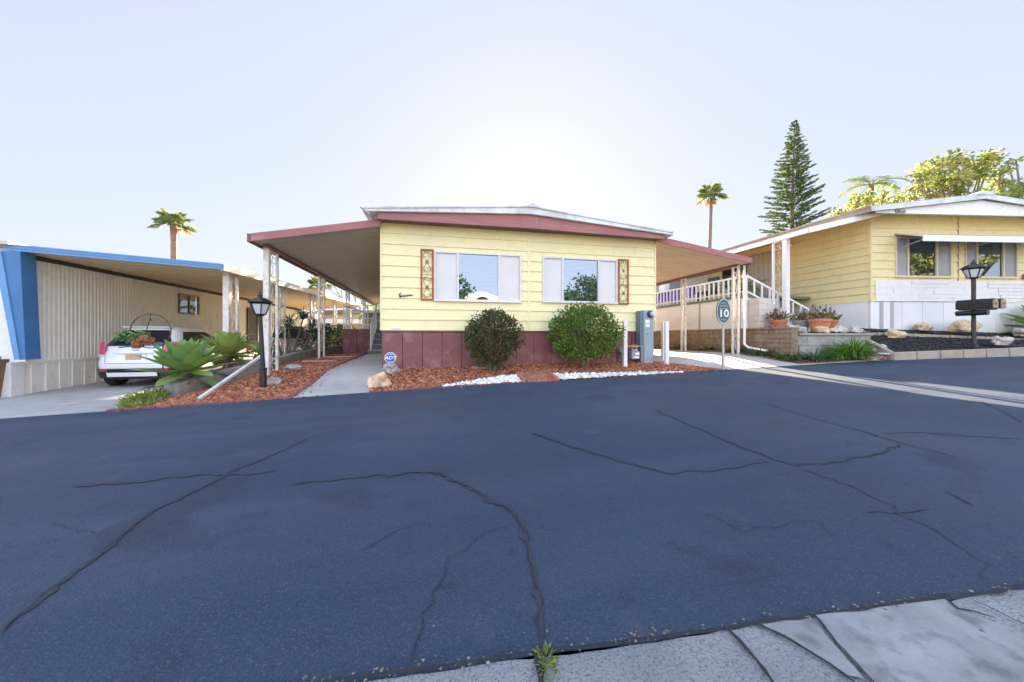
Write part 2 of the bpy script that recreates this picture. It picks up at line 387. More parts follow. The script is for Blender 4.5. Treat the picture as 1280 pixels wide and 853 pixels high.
# ================================================================== SETTING: ground, road, pavements
def near_edge(x): return 1.055 - .1 * x
def struct(o): o['kind'] = 'structure'; return o
g = MB()
xs = [-400, -150, -70] + [x for x in range(-60, 61, 3)] + [70, 150, 400]
ys = [-300, -80, -20, -4, 0, 3, 6.15, 8, 12, 20, 40, 90, 250, 600]
g.add([(x, y, (road_z(x, y) if y < EDGE else ze(x)) - .22 if abs(y) < 60 else ze(x) - .5) for y in ys for x in xs],
      [(j * len(xs) + i, j * len(xs) + i + 1, (j + 1) * len(xs) + i + 1, (j + 1) * len(xs) + i) for j in range(len(ys) - 1) for i in range(len(xs) - 1)])
struct(g.build('ground', GROUND))
def jit(x, s=1.0, a=.03): return a * (noise.noise(Vector((x * 2.1 * s, 3.3, 0))) + .6 * noise.noise(Vector((x * 7 * s, 1.3, 5))))
road = struct(MB().grid(lambda u, v: (lambda x: (lambda y: (x, y, road_z(x, y) + .012 * noise.noise(Vector((x * .6, y * .6, 0)))))(lerp(near_edge(x) + jit(x), EDGE + jit(x, 1, .02), v)))(lerp(-60, 60, u)), 900, 14).build('road', ASPH, origin=(0, 3, -1)))
gut = struct(MB().grid(lambda u, v: (lambda x: (lambda y: (x, y, road_z(x, y) + .010 + .004 * noise.noise(Vector((x * 3, y * 3, 1)))))(lerp(near_edge(x) - 2.2, near_edge(x) - .012 + jit(x, 1.7, .022), v)))(lerp(-14, 14, u)), 500, 10).build('gutter', GUT, origin=(0, 0, -1.1)))
struct(MB().grid(lambda u, v: (lambda x, y: (x, y, road_z(x, y) + .10))(lerp(-60, 60, u), lerp(-9, -1.2, v) - .1 * lerp(-60, 60, u)), 80, 4).build('lawn', mat('dull lawn', (.08, .10, .035), (.12, .11, .05), scale=2, rough=.95)))

def ribbon(pix, fn, w0, w1, dz, wob=.024, step=.04):
    pts = [on(px, py, fn) for px, py in pix]
    line = []
    for a, b in zip(pts, pts[1:]):
        n = max(1, int((b - a).length / step))
        for i in range(n): line.append(a.lerp(b, i / n))
    line.append(pts[-1]); k = len(line); L = []; R = []
    sd = rnd(0, 99)
    for i, p in enumerate(line):
        d = line[min(i + 1, k - 1)] - line[max(i - 1, 0)]; d.z = 0; d.normalize(); s = Vector((-d.y, d.x, 0))
        q = p + s * wob * (noise.noise(Vector((i * .35, sd, 0))) * 1.6 + noise.noise(Vector((i * .9, sd, 4))))
        w = lerp(w0, w1, i / max(1, k - 1)) * (.55 + .75 * abs(noise.noise(Vector((i * .5, sd, 9)))) * 1.8 + .1)
        if i in (0, k - 1): w *= .2
        for side, sg in ((L, 1), (R, -1)):
            c = q + s * sg * w / 2; side.append((c.x, c.y, fn(c.x, c.y) + dz))
    m = MB(); m.add(L + R, [(i, i + 1, k + i + 1, k + i) for i in range(k - 1)])
    return m
def rz(x, y): return road_z(x, y) + .012 * noise.noise(Vector((x * .6, y * .6, 0)))
cracks = [
 ([(0, 795), (60, 742), (130, 690), (190, 640), (250, 612), (290, 590), (340, 570), (385, 548)], .022, .04, CRACKL),
 ([(0, 793), (60, 740), (130, 689), (190, 640), (250, 612), (290, 590), (340, 570)], .007, .01, CRACK),
 ([(95, 607), (180, 601), (285, 592), (345, 590)], .06, .03, CRACKL),
 ([(365, 606), (450, 597), (540, 589), (575, 604), (610, 625), (640, 640), (655, 665), (662, 700), (670, 740), (678, 790), (676, 812)], .05, .022, CRACKL),
 ([(540, 590), (575, 604), (610, 625), (642, 640), (656, 665), (663, 700), (671, 740), (677, 790), (675, 812)], .016, .006, CRACK),
 ([(518, 838), (525, 800), (545, 742), (565, 697), (595, 677), (640, 655)], .008, .004, CRACK),
 ([(663, 542), (741, 567), (807, 585), (835, 592), (904, 587), (960, 578)], .035, .02, CRACKL),
 ([(663, 542), (741, 567), (807, 585), (835, 592)], .012, .01, CRACK),
 ([(818, 513), (878, 539), (944, 567), (995, 584), (1046, 577), (1087, 570), (1127, 556)], .02, .02, CRACK),
 ([(955, 504), (1026, 526), (1087, 542), (1147, 560), (1198, 572)], .02, .02, CRACKL),
 ([(995, 584), (1071, 610), (1147, 653), (1213, 690), (1239, 730)], .018, .008, CRACKL),
 ([(1102, 542), (1150, 541), (1213, 546), (1279, 549)], .02, .03, CRACKL),
 ([(1208, 496), (1250, 512), (1279, 528)], .03, .03, CRACKL),
 ([(1180, 614), (1200, 622), (1216, 632)], .03, .03, CRACKL),
 ([(1085, 643), (1120, 640), (1160, 636)], .02, .01, CRACKL)]
for px, w0, w1, m_ in cracks:
    ribbon(px, rz, w0 * .7, w1 * .7, .007 if m_ is CRACK else .005).build('crack', m_, road)
for px in ([(60, 655), (120, 668), (190, 640)], [(880, 640), (930, 665), (1010, 650), (1060, 672)], [(420, 560), (470, 548), (560, 552), (610, 540)],
           [(0, 545), (120, 540), (200, 528), (330, 533)], [(745, 520), (850, 514), (960, 508)], [(450, 690), (500, 660), (545, 655)]):
    ribbon(px, rz, .006, .004, .005, wob=.04).build('hairline', CRACKL, road)
# dark gap between asphalt and gutter, filled with grit
gp = MB(); N_ = 700
L_, R_ = [], []
for i in range(N_ + 1):
    x = lerp(-6, 8, i / N_); w = .004 + .011 * abs(noise.noise(Vector((x * 9, 2, 2)))); y = near_edge(x) - .004 + jit(x) * .7
    L_.append((x, y + w, road_z(x, y) + .0185)); R_.append((x, y - w, road_z(x, y) + .0185))
gp.add(L_ + R_, [(i, i + 1, N_ + 2 + i, N_ + 1 + i) for i in range(N_)]); gp.build('edge_crack', CRACK, road)
def gutz(x, y): return road_z(x, y) + .010 + .004 * noise.noise(Vector((x * 3, y * 3, 1)))
for px, w in (([(905, 786), (939, 821), (965, 853), (985, 880)], .009), ([(940, 780), (985, 803), (1036, 834), (1065, 856), (1100, 885)], .009), ([(1015, 768), (1046, 808), (1085, 851), (1110, 880)], .005),
              ([(1178, 748), (1198, 765), (1244, 776)], .008), ([(1206, 750), (1282, 785), (1300, 792)], .006), ([(671, 818), (677, 853), (682, 885)], .02)):
    ribbon(px, gutz, w, w, .012, wob=.006, step=.02).build('gutter_crack', CRACK, gut)
def gpatch(px):
    pts = [on(x, y, gutz) for x, y in px]; out = []
    for a, b in zip(pts, pts[1:] + pts[:1]):
        for i in range(8): out.append(a.lerp(b, i / 8))
    c = sum(out, Vector()) / len(out)
    m = MB(); m.add([(p.x, p.y, gutz(p.x, p.y) + .0085) for p in [c] + out], [(0, i + 1, (i + 1) % len(out) + 1) for i in range(len(out))])
    m.build('concrete_patch', GUTS, gut)
gpatch([(1020, 772), (1100, 762), (1180, 752), (1240, 780), (1300, 800), (1330, 880), (1112, 880), (1048, 810)])
gpatch([(948, 782), (1012, 773), (1042, 808), (1080, 852), (1060, 848), (1034, 830), (986, 800)])

def sheet(name, x0, x1, y0, y1, fn, m, nu=24, nv=24, dz=0.0, xf0=None, xf1=None):
    def f(u, v):
        y = lerp(y0, y1, v); a = xf0(y) if xf0 else x0; b = xf1(y) if xf1 else x1
        x = lerp(a, b, u); return (x, y, fn(x, y) + dz)
    return MB().grid(f, nu, nv).build(name, m)
def wall_x(y): return interp([(6.15, -4.62), (7.3, -4.42), (9.2, -3.78), (15, -3.6), (30, -3.6)], y)
PATH_L = -2.2
struct(sheet('driveway', -8.72, -4.5, EDGE + .01, 26, drive_left_z, CONC, 20, 40, .004, None, lambda y: wall_x(y) - .02))
struct(sheet('driveway', 5.2, 7.92, EDGE + .01, 24, drive_right_z, CONCW, 20, 40, .006, lambda y: 5.2 if y > 7.55 else lerp(5.95, 5.2, (y - EDGE) / 1.4), lambda y: 7.92 if y > 6.6 else lerp(10.3, 7.92, min(1, (y - EDGE) / .42))))
struct(sheet('path', PATH_L, -1.07, EDGE + .01, 14.5, left_bed_z, CONC, 12, 40, .004))
# painted brick edging between lava bed and path
ed = MB(); y = EDGE + .05
while y < 13.4:
    x = PATH_L - .03 - .25 * max(0, (y - 11) / 2.4) ** 2
    ed.box(x - .05, x + .04, y, y + .19, left_bed_z(x, y) - .1, left_bed_z(x, y) + .035 + rnd(-.006, .006)); y += .2
x = -4.6
while x < PATH_L - .1:
    ed.box(x, x + .19, EDGE + .0, EDGE + .08, ze(x) - .1, ze(x) + .025 + rnd(-.006, .006)); x += .2
tag(ed.build('brick_edging', mat('mauve painted brick', (.25, .085, .085), (.20, .07, .07), scale=6, rough=.8, bump=.3, island=.2), bevel=.006), 'row of dark red edging bricks along the left lava bed and its concrete path', 'edging', 'painted edging bricks')
ed = MB(); x = -1.05
while x < 1.2:
    ed.box(x, x + .19, EDGE - .0, EDGE + .08, ze(x) - .1, ze(x) + .02 + rnd(-.006, .006)); x += .2
tag(ed.build('brick_edging', MATS['mauve painted brick'], bevel=.006), 'low red edging bricks between asphalt and lava bed below the security sign', 'edging', 'painted edging bricks')

random.seed(44); m = MB()
for _ in range(420):
    x = rnd(-1.5, 3.6); y = near_edge(x) + random.gauss(.004, .012) * (1 if random.random() < .85 else 6); m.chip((x, y, road_z(x, y) + .016), rnd(.002, .007), .7)
tag(m.build('loose_grit', mat('loose grit', (.20, .18, .16), (.09, .085, .08), scale=40, rough=.9, island=.5)), 'loose grit gathered along the joint between asphalt and gutter', 'grit', None, 'stuff')
# rock mulches: base sheet + thousands of real stones, each a stuff object
def scatter(name, label, cat, base, n, pt, fn, r, m, sq=.6):
    b = MB()
    for _ in range(n):
        x, y = pt(); b.chip((x, y, fn(x, y) + r * .25), r * (rnd(.45, 1.2) if random.random() < .85 else rnd(1.2, 1.8)), sq)
    return tag(b.build(name, m), label, cat, None, 'stuff')
def ptL():
    y = EDGE + .1 + (13 - EDGE) * random.random() ** 1.7; a = wall_x(y) + .1; return rnd(a, PATH_L - .1), y
struct(sheet('gravel_bed', 0, 0, EDGE + .02, 13.6, left_bed_z, LAVAG, 20, 60, .0, lambda y: wall_x(y) + .02, lambda y: PATH_L - .04))
scatter('lava_rock', 'red lava rock ground cover between block wall and concrete path', 'gravel', None, 9000, ptL, left_bed_z, .027, LAVA)
struct(sheet('gravel_bed', -1.07, 6.0, EDGE + .02, 7.64, front_bed_z, LAVAG, 60, 14, 0, None, lambda y: 5.2 if y > 7.55 else lerp(5.98, 5.22, (y - EDGE) / 1.4)))
def in_white(x, y):
    p1 = .1 < x < 1.62 and y < EDGE + .08 + .42 * min(1, (x - .1) / 1.2)
    p2 = 2.2 < x < 4.9 and y < EDGE + .45 - .37 * max(0, (x - 2.4) / 2.4)
    return p1 or p2
def ptM():
    while True:
        x, y = rnd(-1.05, 5.9), rnd(EDGE + .05, 7.6)
        if in_white(x, y) and random.random() < .93: continue
        if 1.6 < x < 2.2 and y < EDGE + .55: continue
        if x > 5.2 and (y > 7.5 or x > lerp(5.9, 5.25, (y - EDGE) / 1.4)): continue
        return x, y
def ptW():
    while True:
        x, y = rnd(.1, 4.9), rnd(EDGE + .04, EDGE + .56)
        if in_white(x, y): return x, y
scatter('lava_rock', 'red lava rock ground cover along the front of the pale yellow home', 'gravel', None, 8200, ptM, front_bed_z, .025, LAVA)
tag(sheet('pebble_bed', 0, 0, EDGE + .02, EDGE + .45, front_bed_z, PEBG, 4, 4, .006, lambda y: .35, lambda y: 1.62), None, None, None, 'structure')
scatter('white_pebbles', 'white pebbles scattered along the asphalt edge below the shrubs', 'pebbles', None, 1250, ptW, front_bed_z, .031, PEB, .75)

random.seed(46); m = MB()
for _ in range(110):
    x, y = (rnd(-1, 5.8), rnd(EDGE + .05, 7.5)) if random.random() < .6 else (rnd(-4.0, -2.3), rnd(EDGE + .1, 11))
    z = (front_bed_z if x > -1.07 else left_bed_z)(x, y) + .03; m.leaf((x, y, z), (rnd(-1, 1), rnd(-1, 1), rnd(-.1, .3)), .025, rnd(.03, .07), (0, 0, 1))
tag(m.build('leaf_litter', DRYLEAF), 'dry brown leaves scattered over the red lava beds', 'leaf litter', None, 'stuff')
m = MB()
for _ in range(170):
    if random.random() < .5: x = rnd(-4.4, 5.8); y = EDGE - abs(random.gauss(0, .12)); z = road_z(x, y)
    else: y = rnd(EDGE + .1, 11.5); x = PATH_L + .04 + abs(random.gauss(0, .10)); z = left_bed_z(x, y)
    m.chip((x, y, z + .012), rnd(.008, .022), .6)
tag(m.build('lava_rock', LAVA), 'stray red lava stones spilled onto the asphalt edge and the concrete path', 'gravel', None, 'stuff')

# ================================================================== generic house pieces
def siding(m, P0, U, Nn, length, z0, z1, nb, holes=(), lap=.022):
    """lapped boards on a wall through P0 along U, outward normal Nn; holes = (u0,u1,z0,z1)"""
    P0 = Vector(P0); U = Vector(U); Nn = Vector(Nn)
    cuts = sorted({0.0, length, *[h[0] for h in holes], *[h[1] for h in holes]})
    hb = (z1 - z0) / nb
    def P(u, z, o): return (P0.x + U.x * u + Nn.x * o, P0.y + U.y * u + Nn.y * o, z)
    for ua, ub in zip(cuts, cuts[1:]):
        um = (ua + ub) / 2
        hs = sorted([(h[2], h[3]) for h in holes if h[0] < um < h[1]])
        segs = []; z = z0
        for a, b in hs: segs.append((z, a)); z = b
        segs.append((z, z1))
        for sa, sb in segs:
            for i in range(nb):
                zb, zt = z0 + i * hb, z0 + (i + 1) * hb
                a, b = max(zb, sa), min(zt, sb)
                if b - a < .004: continue
                oa = lap * (1 - (a - zb) / hb); ob = lap * (1 - (b - zb) / hb)
                m.add([P(ua, a, oa), P(ub, a, oa), P(ub, b, ob), P(ua, b, ob)], [(0, 1, 2, 3)])
                if a == zb:
                    m.add([P(ua, a, 0), P(ub, a, 0), P(ub, a, oa), P(ua, a, oa)], [(0, 1, 2, 3)])
    return m
def frame_bars(m, P0, U, Nn, u0, u1, z0, z1, w, d, o=0.0):
    """four bars of a rectangular frame in the wall plane"""
    P0 = Vector(P0); U = Vector(U); Nn = Vector(Nn)
    def P(u, z): q = P0 + U * u + Nn * (o + d / 2); return (q.x, q.y, z)
    up = Nn
    m.bar(P(u0, z0 + w / 2), P(u1, z0 + w / 2), w, d, up); m.bar(P(u0, z1 - w / 2), P(u1, z1 - w / 2), w, d, up)
    m.bar(P(u0 + w / 2, z0 + w), P(u0 + w / 2, z1 - w), w, d, up); m.bar(P(u1 - w / 2, z0 + w), P(u1 - w / 2, z1 - w), w, d, up)
def quad_on(m, P0, U, Nn, u0, u1, z0, z1, o):
    P0 = Vector(P0); U = Vector(U); Nn = Vector(Nn)
    def P(u, z): q = P0 + U * u + Nn * o; return (q.x, q.y, z)
    return m.add([P(u0, z0), P(u1, z0), P(u1, z1), P(u0, z1)], [(0, 1, 2, 3)])
def slab_on(m, P0, U, Nn, u0, u1, z0, z1, o0, o1):
    P0 = Vector(P0); U = Vector(U); Nn = Vector(Nn)
    def P(u, z, o): q = P0 + U * u + Nn * o; return (q.x, q.y, z)
    v = [P(u0, z0, o0), P(u1, z0, o0), P(u1, z0, o1), P(u0, z0, o1), P(u0, z1, o0), P(u1, z1, o0), P(u1, z1, o1), P(u0, z1, o1)]
    return m.add(v, [(0, 1, 2, 3), (7, 6, 5, 4), (0, 4, 5, 1), (1, 5, 6, 2), (2, 6, 7, 3), (3, 7, 4, 0)])
def three_part_window(root, P0, U, Nn, u0, u1, z0, z1, ga, gb, frame_m, side_m, glass_m, slats=True):
    fr = MB(); frame_bars(fr, P0, U, Nn, u0, u1, z0, z1, .035, .05, -.01)
    for u in (ga, gb): slab_on(fr, P0, U, Nn, u - .022, u + .022, z0 + .035, z1 - .035, -.01, .035)
    slab_on(fr, P0, U, Nn, u0 - .01, u1 + .01, z0 - .018, z0, -.005, .06)
    w = fr.build('window', frame_m, root)
    for a, b in ((u0 + .035, ga - .022), (gb + .022, u1 - .035)):
        s = MB(); slab_on(s, P0, U, Nn, a, b, z0 + .035, z1 - .035, -.03, .006)
        frame_bars(s, P0, U, Nn, a + .004, b - .004, z0 + .04, z1 - .04, .014, .008, .007)
        s.build('side_screen', side_m, w)
    p = MB(); quad_on(p, P0, U, Nn, ga + .02, gb - .02, z0 + .03, z1 - .03, .0); p.build('pane', glass_m, w)
    if slats:
        b = MB(); z = z0 + .05
        while z < z1 - .06:
            P = Vector(P0); q0 = P + Vector(U) * (ga + .03) + Vector(Nn) * -.07; q1 = P + Vector(U) * (gb - .03) + Vector(Nn) * -.07
            b.bar((q0.x, q0.y, z), (q1.x, q1.y, z), .022, .002, Vector((0, 0, 1)) + Vector(Nn) * .9); z += .03
        slab_on(b, P0, U, Nn, ga + .03, gb - .03, z1 - .065, z1 - .035, -.09, -.05)
        b.build('blind', BLIND, w)
    r = MB(); quad_on(r, P0, U, Nn, u0, u1, z0, z1, -.45)
    for a, b in ((u0, u0), (u1, u1)):
        P = Vector(P0) + Vector(U) * a; q = P + Vector(Nn) * -.45
        r.add([(P.x, P.y, z0), (q.x, q.y, z0), (q.x, q.y, z1), (P.x, P.y, z1)], [(0, 1, 2, 3)])
    for z in (z0, z1):
        pts = [Vector(P0) + Vector(U) * u + Vector(Nn) * o for u, o in ((u0, 0), (u1, 0), (u1, -.45), (u0, -.45))]
        r.add([(p.x, p.y, z) for p in pts], [(0, 1, 2, 3)])
    r.build('window_recess', INT, w)
    return w
def scroll_post(parent, x, y, z0, z1, gap=.22, wa=.05, wb=.05, ax=(0, 1, 0), m=None, scroll_m=None):
    """pair of square iron tubes with S scrolls between"""
    ax = Vector(ax); m = m or RUSTW; b = MB()
    a = Vector((x, y, 0)); c = a + ax * gap
    for p, w in ((a, wa), (c, wb)): b.box(p.x - w / 2, p.x + w / 2, p.y - w / 2, p.y + w / 2, z0, z1)
    b.bar((a.x, a.y, z1 - .03), (c.x, c.y, z1 - .03), .03, .05)
    po = b.build('post', m, parent, bevel=.005)
    s = MB(); mid = (a + c) / 2; z = z1 - .18; r = gap * .26; UZ = (0, 0, 1)
    while z > z0 + .25:
        for sg in (1, -1):
            cc = Vector((mid.x, mid.y, z)) + ax * (r * .55 * sg)
            s.tube(spiral(cc, r * .25, r, 0, sg * 2.2 * PI, ax * sg, UZ, 14), .008, 5)
        s.tube([Vector((mid.x, mid.y, z)) - ax * r * .9, Vector((mid.x, mid.y, z - .2)) + ax * r * .4, Vector((mid.x, mid.y, z - .38)) - ax * r * .3], .007, 5)
        z -= .42
    s.build('scroll', scroll_m or m, po)
    return po

# ================================================================== MAIN HOME (pale yellow, mauve trim)
HX0, HX1, HY, ZB, ZT = -1.07, 5.20, 7.62, .13, 2.30
home = thing('mobile_home', 'pale yellow lap sided mobile home with mauve skirting and gable, middle of the three', 'house', (2.06, HY, -.65), 'mobile homes along the street')
FU, FN = (1, 0, 0), (0, -1, 0); F0 = (HX0, HY, 0)
w1 = (1.05, 2.93, .765, 1.81); w2 = (3.43, 5.27, .785, 1.81)
m = MB(); siding(m, F0, FU, FN, HX1 - HX0, ZB, ZT + .05, 10, (w1, w2)); m.build('wall', YEL, home)
m = MB(); siding(m, (HX0, 22.4, 0), (0, -1, 0), (-1, 0, 0), 14.78, ZB, ZT, 10); siding(m, (HX1, HY, 0), (0, 1, 0), (1, 0, 0), 14.78, ZB, ZT, 10)
m.add([(HX0, 22.4, -.8), (HX1, 22.4, -.8), (HX1, 22.4, 2.4), (HX0, 22.4, 2.4)], [(0, 1, 2, 3)]); m.build('side_wall', YEL, home)
m = MB(); m.box(HX1 - 3.15 - .03, HX1 - 3.15 + .03, HY - .022, HY, ZB, ZT); m.build('seam_batten', YEL, home)
# skirting of grooved plywood with two recessed strips
m = MB(); x = HX0
while x < HX1 - .01:
    rec = any(abs(x - q) < .11 for q in (.0, 2.0)); wd = .115 if rec else .405
    e = min(x + wd, HX1)
    m.box(x + .004, e - .004, HY + (.055 if rec else .012), HY + .08, -1.0, ZB - .012); x = e
m.box(HX0, HX1, HY + .081, HY + .1, -1.0, ZB - .014)
m.box(HX0 - .004, HX1 + .004, HY - .006, HY + .05, ZB - .035, ZB - .002)
m.box(HX0, HX0 + .06, HY + .1, 22.4, -1, ZB - .01); m.box(HX1 - .06, HX1, HY + .1, 22.4, -1, ZB - .01)
m.build('skirting', MAUVE, home, bevel=.003)
for w, ga, gb in ((w1, 1.54, 2.44), (w2, 3.91, 4.80)):
    three_part_window(home, F0, FU, FN, *w, ga, gb, ALU, SCREEN, GLASSW)
# roof: shallow gable, white metal edge, mauve gable board and soffit
RX = [(-1.36, 2.41, 2.495), (1.99, 2.60, 2.775), (5.42, 2.36, 2.445)]
m = MB(); YF, YB = 7.22, 22.8
for (xa, ua, ta), (xb, ub, tb) in zip(RX, RX[1:]):
    v = [(xa, YF, ua), (xb, YF, ub), (xb, YF, tb), (xa, YF, ta), (xa, YB, ua), (xb, YB, ub), (xb, YB, tb), (xa, YB, ta)]
    m.add(v, [(0, 1, 2, 3), (7, 6, 5, 4), (3, 2, 6, 7), (0, 4, 5, 1), (0, 3, 7, 4), (1, 5, 6, 2)])
    for k in range(1, 9):   # standing ribs on the sheet
        t = k / 9; m.bar((lerp(xa, xb, t), YF + .02, lerp(ta, tb, t) + .008), (lerp(xa, xb, t), YB, lerp(ta, tb, t) + .008), .03, .018)
roof = m.build('roof', WHITEP, home)
m = MB()
for (xa, ua, ta), (xb, ub, tb) in zip(RX, RX[1:]):   # drip edge proud of the slab
    m.bar((xa, YF - .012, ta - .012), (xb, YF - .012, tb - .012), .022, .03); m.bar((xa, YF - .008, ua + .02), (xb, YF - .008, ub + .02), .014, .025)
m.build('drip_edge', WHITEP, roof)
m = MB(); m.prism([(1.86, YF - .03, 2.74), (2.22, YF - .03, 2.74), (2.12, YF - .03, 2.80), (2.06, YF - .03, 2.835), (2.0, YF - .03, 2.835), (1.93, YF - .03, 2.80)], (0, 1, 0), 15)
m.build('ridge_cap', WHITEP, roof, bevel=.008)
m = MB(); m.tube([(-1.40, YF - .02, 2.48), (-1.32, YF - .015, 2.42), (-1.24, YF, 2.37), (-1.2, 7.5, 2.34)], .02, 6); m.build('eave_pipe', GALV, roof)
m = MB()
G = [(-1.10, 2.30), (2.03, 2.315), (5.24, 2.275), (5.24, 2.365), (1.99, 2.61), (-1.10, 2.425)]
m.prism([(x, 7.27, z) for x, z in G], (0, 1, 0), .03)
for a in (1.78, 2.18): m.box(a, a + .012, 7.262, 7.27, 2.318, 2.59)
gab = m.build('gable_board', MAUVE2, home, bevel=.004)
m = MB(); m.add([(-1.10, 7.301, 2.318), (5.24, 7.301, 2.293), (5.24, 7.66, 2.343), (-1.10, 7.66, 2.343)], [(0, 1, 2, 3)]); m.build('soffit', mat('brown mauve soffit', (.18, .09, .08), rough=.7), home)
for xa in (HX0 - .03, HX1): m = MB(); m.box(xa, xa + .03, HY - .03, HY + .02, ZB, ZT); m.build('corner_trim', YEL, home)
# cursive nameplate on the wall (lettering unreadable in the photograph: loops and an underline)
m = MB(); n0 = at_y(499, 369.5, HY); sc_ = .0165
def NP(u, v): return (n0.x + u * sc_, HY - .024, n0.z - v * sc_)
m.tube([NP(2.6, -2.0), NP(1.6, -2.6), NP(.3, -1.6), NP(0, 0), NP(.6, 1.5), NP(2.0, 1.6), NP(2.6, .6), NP(2.2, 0), NP(1.3, .2), NP(1.3, 3.2), NP(.6, 4.0)], .008, 6)
m.tube([NP(2.2, 1.8), NP(6, 1.6), NP(10, .6), NP(14.5, 0), NP(17, -.3)], .007, 6)
q = []
for i in range(56):
    t = i / 55; q.append(NP(3.2 + 12.4 * t + .35 * math.cos(t * 62), .35 - 1.0 * t + .75 * math.sin(t * 62) * (1.6 if i % 19 == 5 else 1)))
m.tube(q, .0042, 5)
tag(m.build('nameplate', IRON, home), 'small black cursive nameplate')
p = at_y(495, 411.5, HY); m = MB(); m.box(p.x - .09, p.x + .09, HY - .022, HY - .014, p.z - .02, p.z + .02); m.build('data_plate', ALU, home)

def trellis(x0, x1, z0, z1, label):
    t = thing('wall_trellis', label, 'trellis', ((x0 + x1) / 2, HY - .03, z0), 'rust framed scroll panels beside the windows')
    m = MB(); frame_bars(m, (0, HY, 0), FU, FN, x0, x1, z0, z1, .035, .03, .016); m.build('frame', RUST, t, bevel=.003)
    m = MB(); xc = (x0 + x1) / 2; h = z1 - z0; w = (x1 - x0) / 2 - .035; y = HY - .032
    for zc in (z0 + h * .25, z0 + h * .75):
        for sx in (1, -1):
            for sz in (1, -1):
                m.tube([(xc, y, zc), (xc + sx * w * .45, y, zc + sz * h * .07), (xc + sx * w * .95, y, zc + sz * h * .17)], .0038, 5)
                m.tube(spiral((xc + sx * w * .42, y, zc + sz * h * .165), .006, .045, 0, sx * sz * 1.9 * PI, (-sx, 0, 0), (0, 0, 1), 12), .0034, 5)
        for k in range(8):
            a = k * PI / 4; m.tube([(xc, y - .004, zc), (xc + .05 * math.cos(a), y - .004, zc + .05 * math.sin(a))], .0034, 4)
    zc = z0 + h * .5; m.tube([(x0 + .03, y, zc), (x1 - .03, y, zc)], .0038, 5); m.tube([(xc, y, zc - .1), (xc, y, zc + .1)], .0038, 5)
    for sx in (1, -1):
        for sz in (1, -1): m.tube(spiral((xc + sx * .04, y, zc + sz * .08), .006, .035, 0, sx * 1.7 * PI, (-sx, 0, 0), (0, 0, 1), 10), .0034, 5)
    for ze_, s in ((z0 + .04, 1), (z1 - .04, -1)):
        m.tube([(xc, y, ze_), (xc, y, ze_ + s * .07)], .0034, 5)
        for sx in (1, -1): m.tube([(xc, y, ze_ + s * .03), (xc + sx * .04, y, ze_ + s * .03), (xc + sx * .055, y, ze_ + s * .06)], .0034, 5)
    m.build('scrollwork', mat('brown iron scroll', (.12, .09, .06), rough=.6), t)
trellis(-.30, -.035, .765, 1.835, 'rust orange framed panel of iron scrolls at the left of the left window')
trellis(4.225, 4.495, .765, 1.835, 'rust orange framed panel of iron scrolls at the right of the right window')

# carport awnings on both sides
def awning(label, xi, zi, xo, zo, yf, yb, posts, facem, underm, edge_m):
    s = 1 if xo > xi else -1
    t = thing('carport_awning', label, 'awning', ((xi + xo) / 2, yf, zo), 'mauve edged carport awnings of the pale yellow home')
    m = MB(); H = .10
    v = [(xi, yf + .03, zi), (xo, yf + .03, zo), (xo, yb, zo), (xi, yb, zi)]
    m.add(v + [(a, b, c + H) for a, b, c in v], [(0, 1, 2, 3), (7, 6, 5, 4), (0, 4, 5, 1), (1, 5, 6, 2), (2, 6, 7, 3), (3, 7, 4, 0)])
    n = int((yb - yf) / .3)
    for k in range(1, n): m.bar((xi, yf + k * .3, zi - .001), (xo, yf + k * .3, zo - .001), .012, .008)
    m.build('awning_panel', underm, t)
    m = MB(); v = [(xi, yf, zi - .02), (xo, yf, zo - .02), (xo, yf, zo + .13), (xi, yf, zi + .13)]
    m.add(v + [(a, b + .028, c) for a, b, c in v], [(0, 1, 2, 3), (7, 6, 5, 4), (0, 4, 5, 1), (1, 5, 6, 2), (2, 6, 7, 3), (3, 7, 4, 0)])
    m.build('front_fascia', facem, t, bevel=.006)
    m = MB(); m.box(min(xo, xo + s * .07), max(xo, xo + s * .07), yf + .002, yb, zo - .035, zo + .125); m.build('eave_gutter', edge_m, t, bevel=.01)
    m = MB(); m.box(xo - s * .16, xo - s * .06, yf + .3, yb, zo - .05 + .02, zo - .0 + .02); m.build('beam', edge_m, t)
    for (x, y, z0, wa, wb) in posts: scroll_post(t, x, y, z0, zo - .01, .46 if s < 0 else .17, wa, wb)
    return t
MAUVED = mat('dark mauve gutter', (.20, .10, .095), (.16, .08, .075), scale=3, rough=.5)
awning('mauve edged carport awning over the concrete path left of the pale yellow home', HX0 - .002, 2.23, -3.36, 1.80, 7.45, 21.2,
       [(-3.3, yy, left_bed_z(-3.3, yy) - .05, wa, .05) for yy, wa in ((7.95, .10), (11.2, .055), (14.4, .055), (17.6, .055))], MAUVE2, TAUPE, MAUVED)
awning('mauve edged carport awning over the driveway right of the pale yellow home', HX1 + .002, 2.27, 7.86, 1.88, 7.45, 21.2,
       [(7.76, yy, drive_right_z(7.76, yy) - .05, .05, wb) for yy, wb in ((7.75, .05), (9.75, .05), (12.6, .05), (15.8, .05))], MAUVE2, mat('warm tan awning underside', (.66, .50, .36), (.61, .46, .33), scale=2, rough=.5), MAUVED)

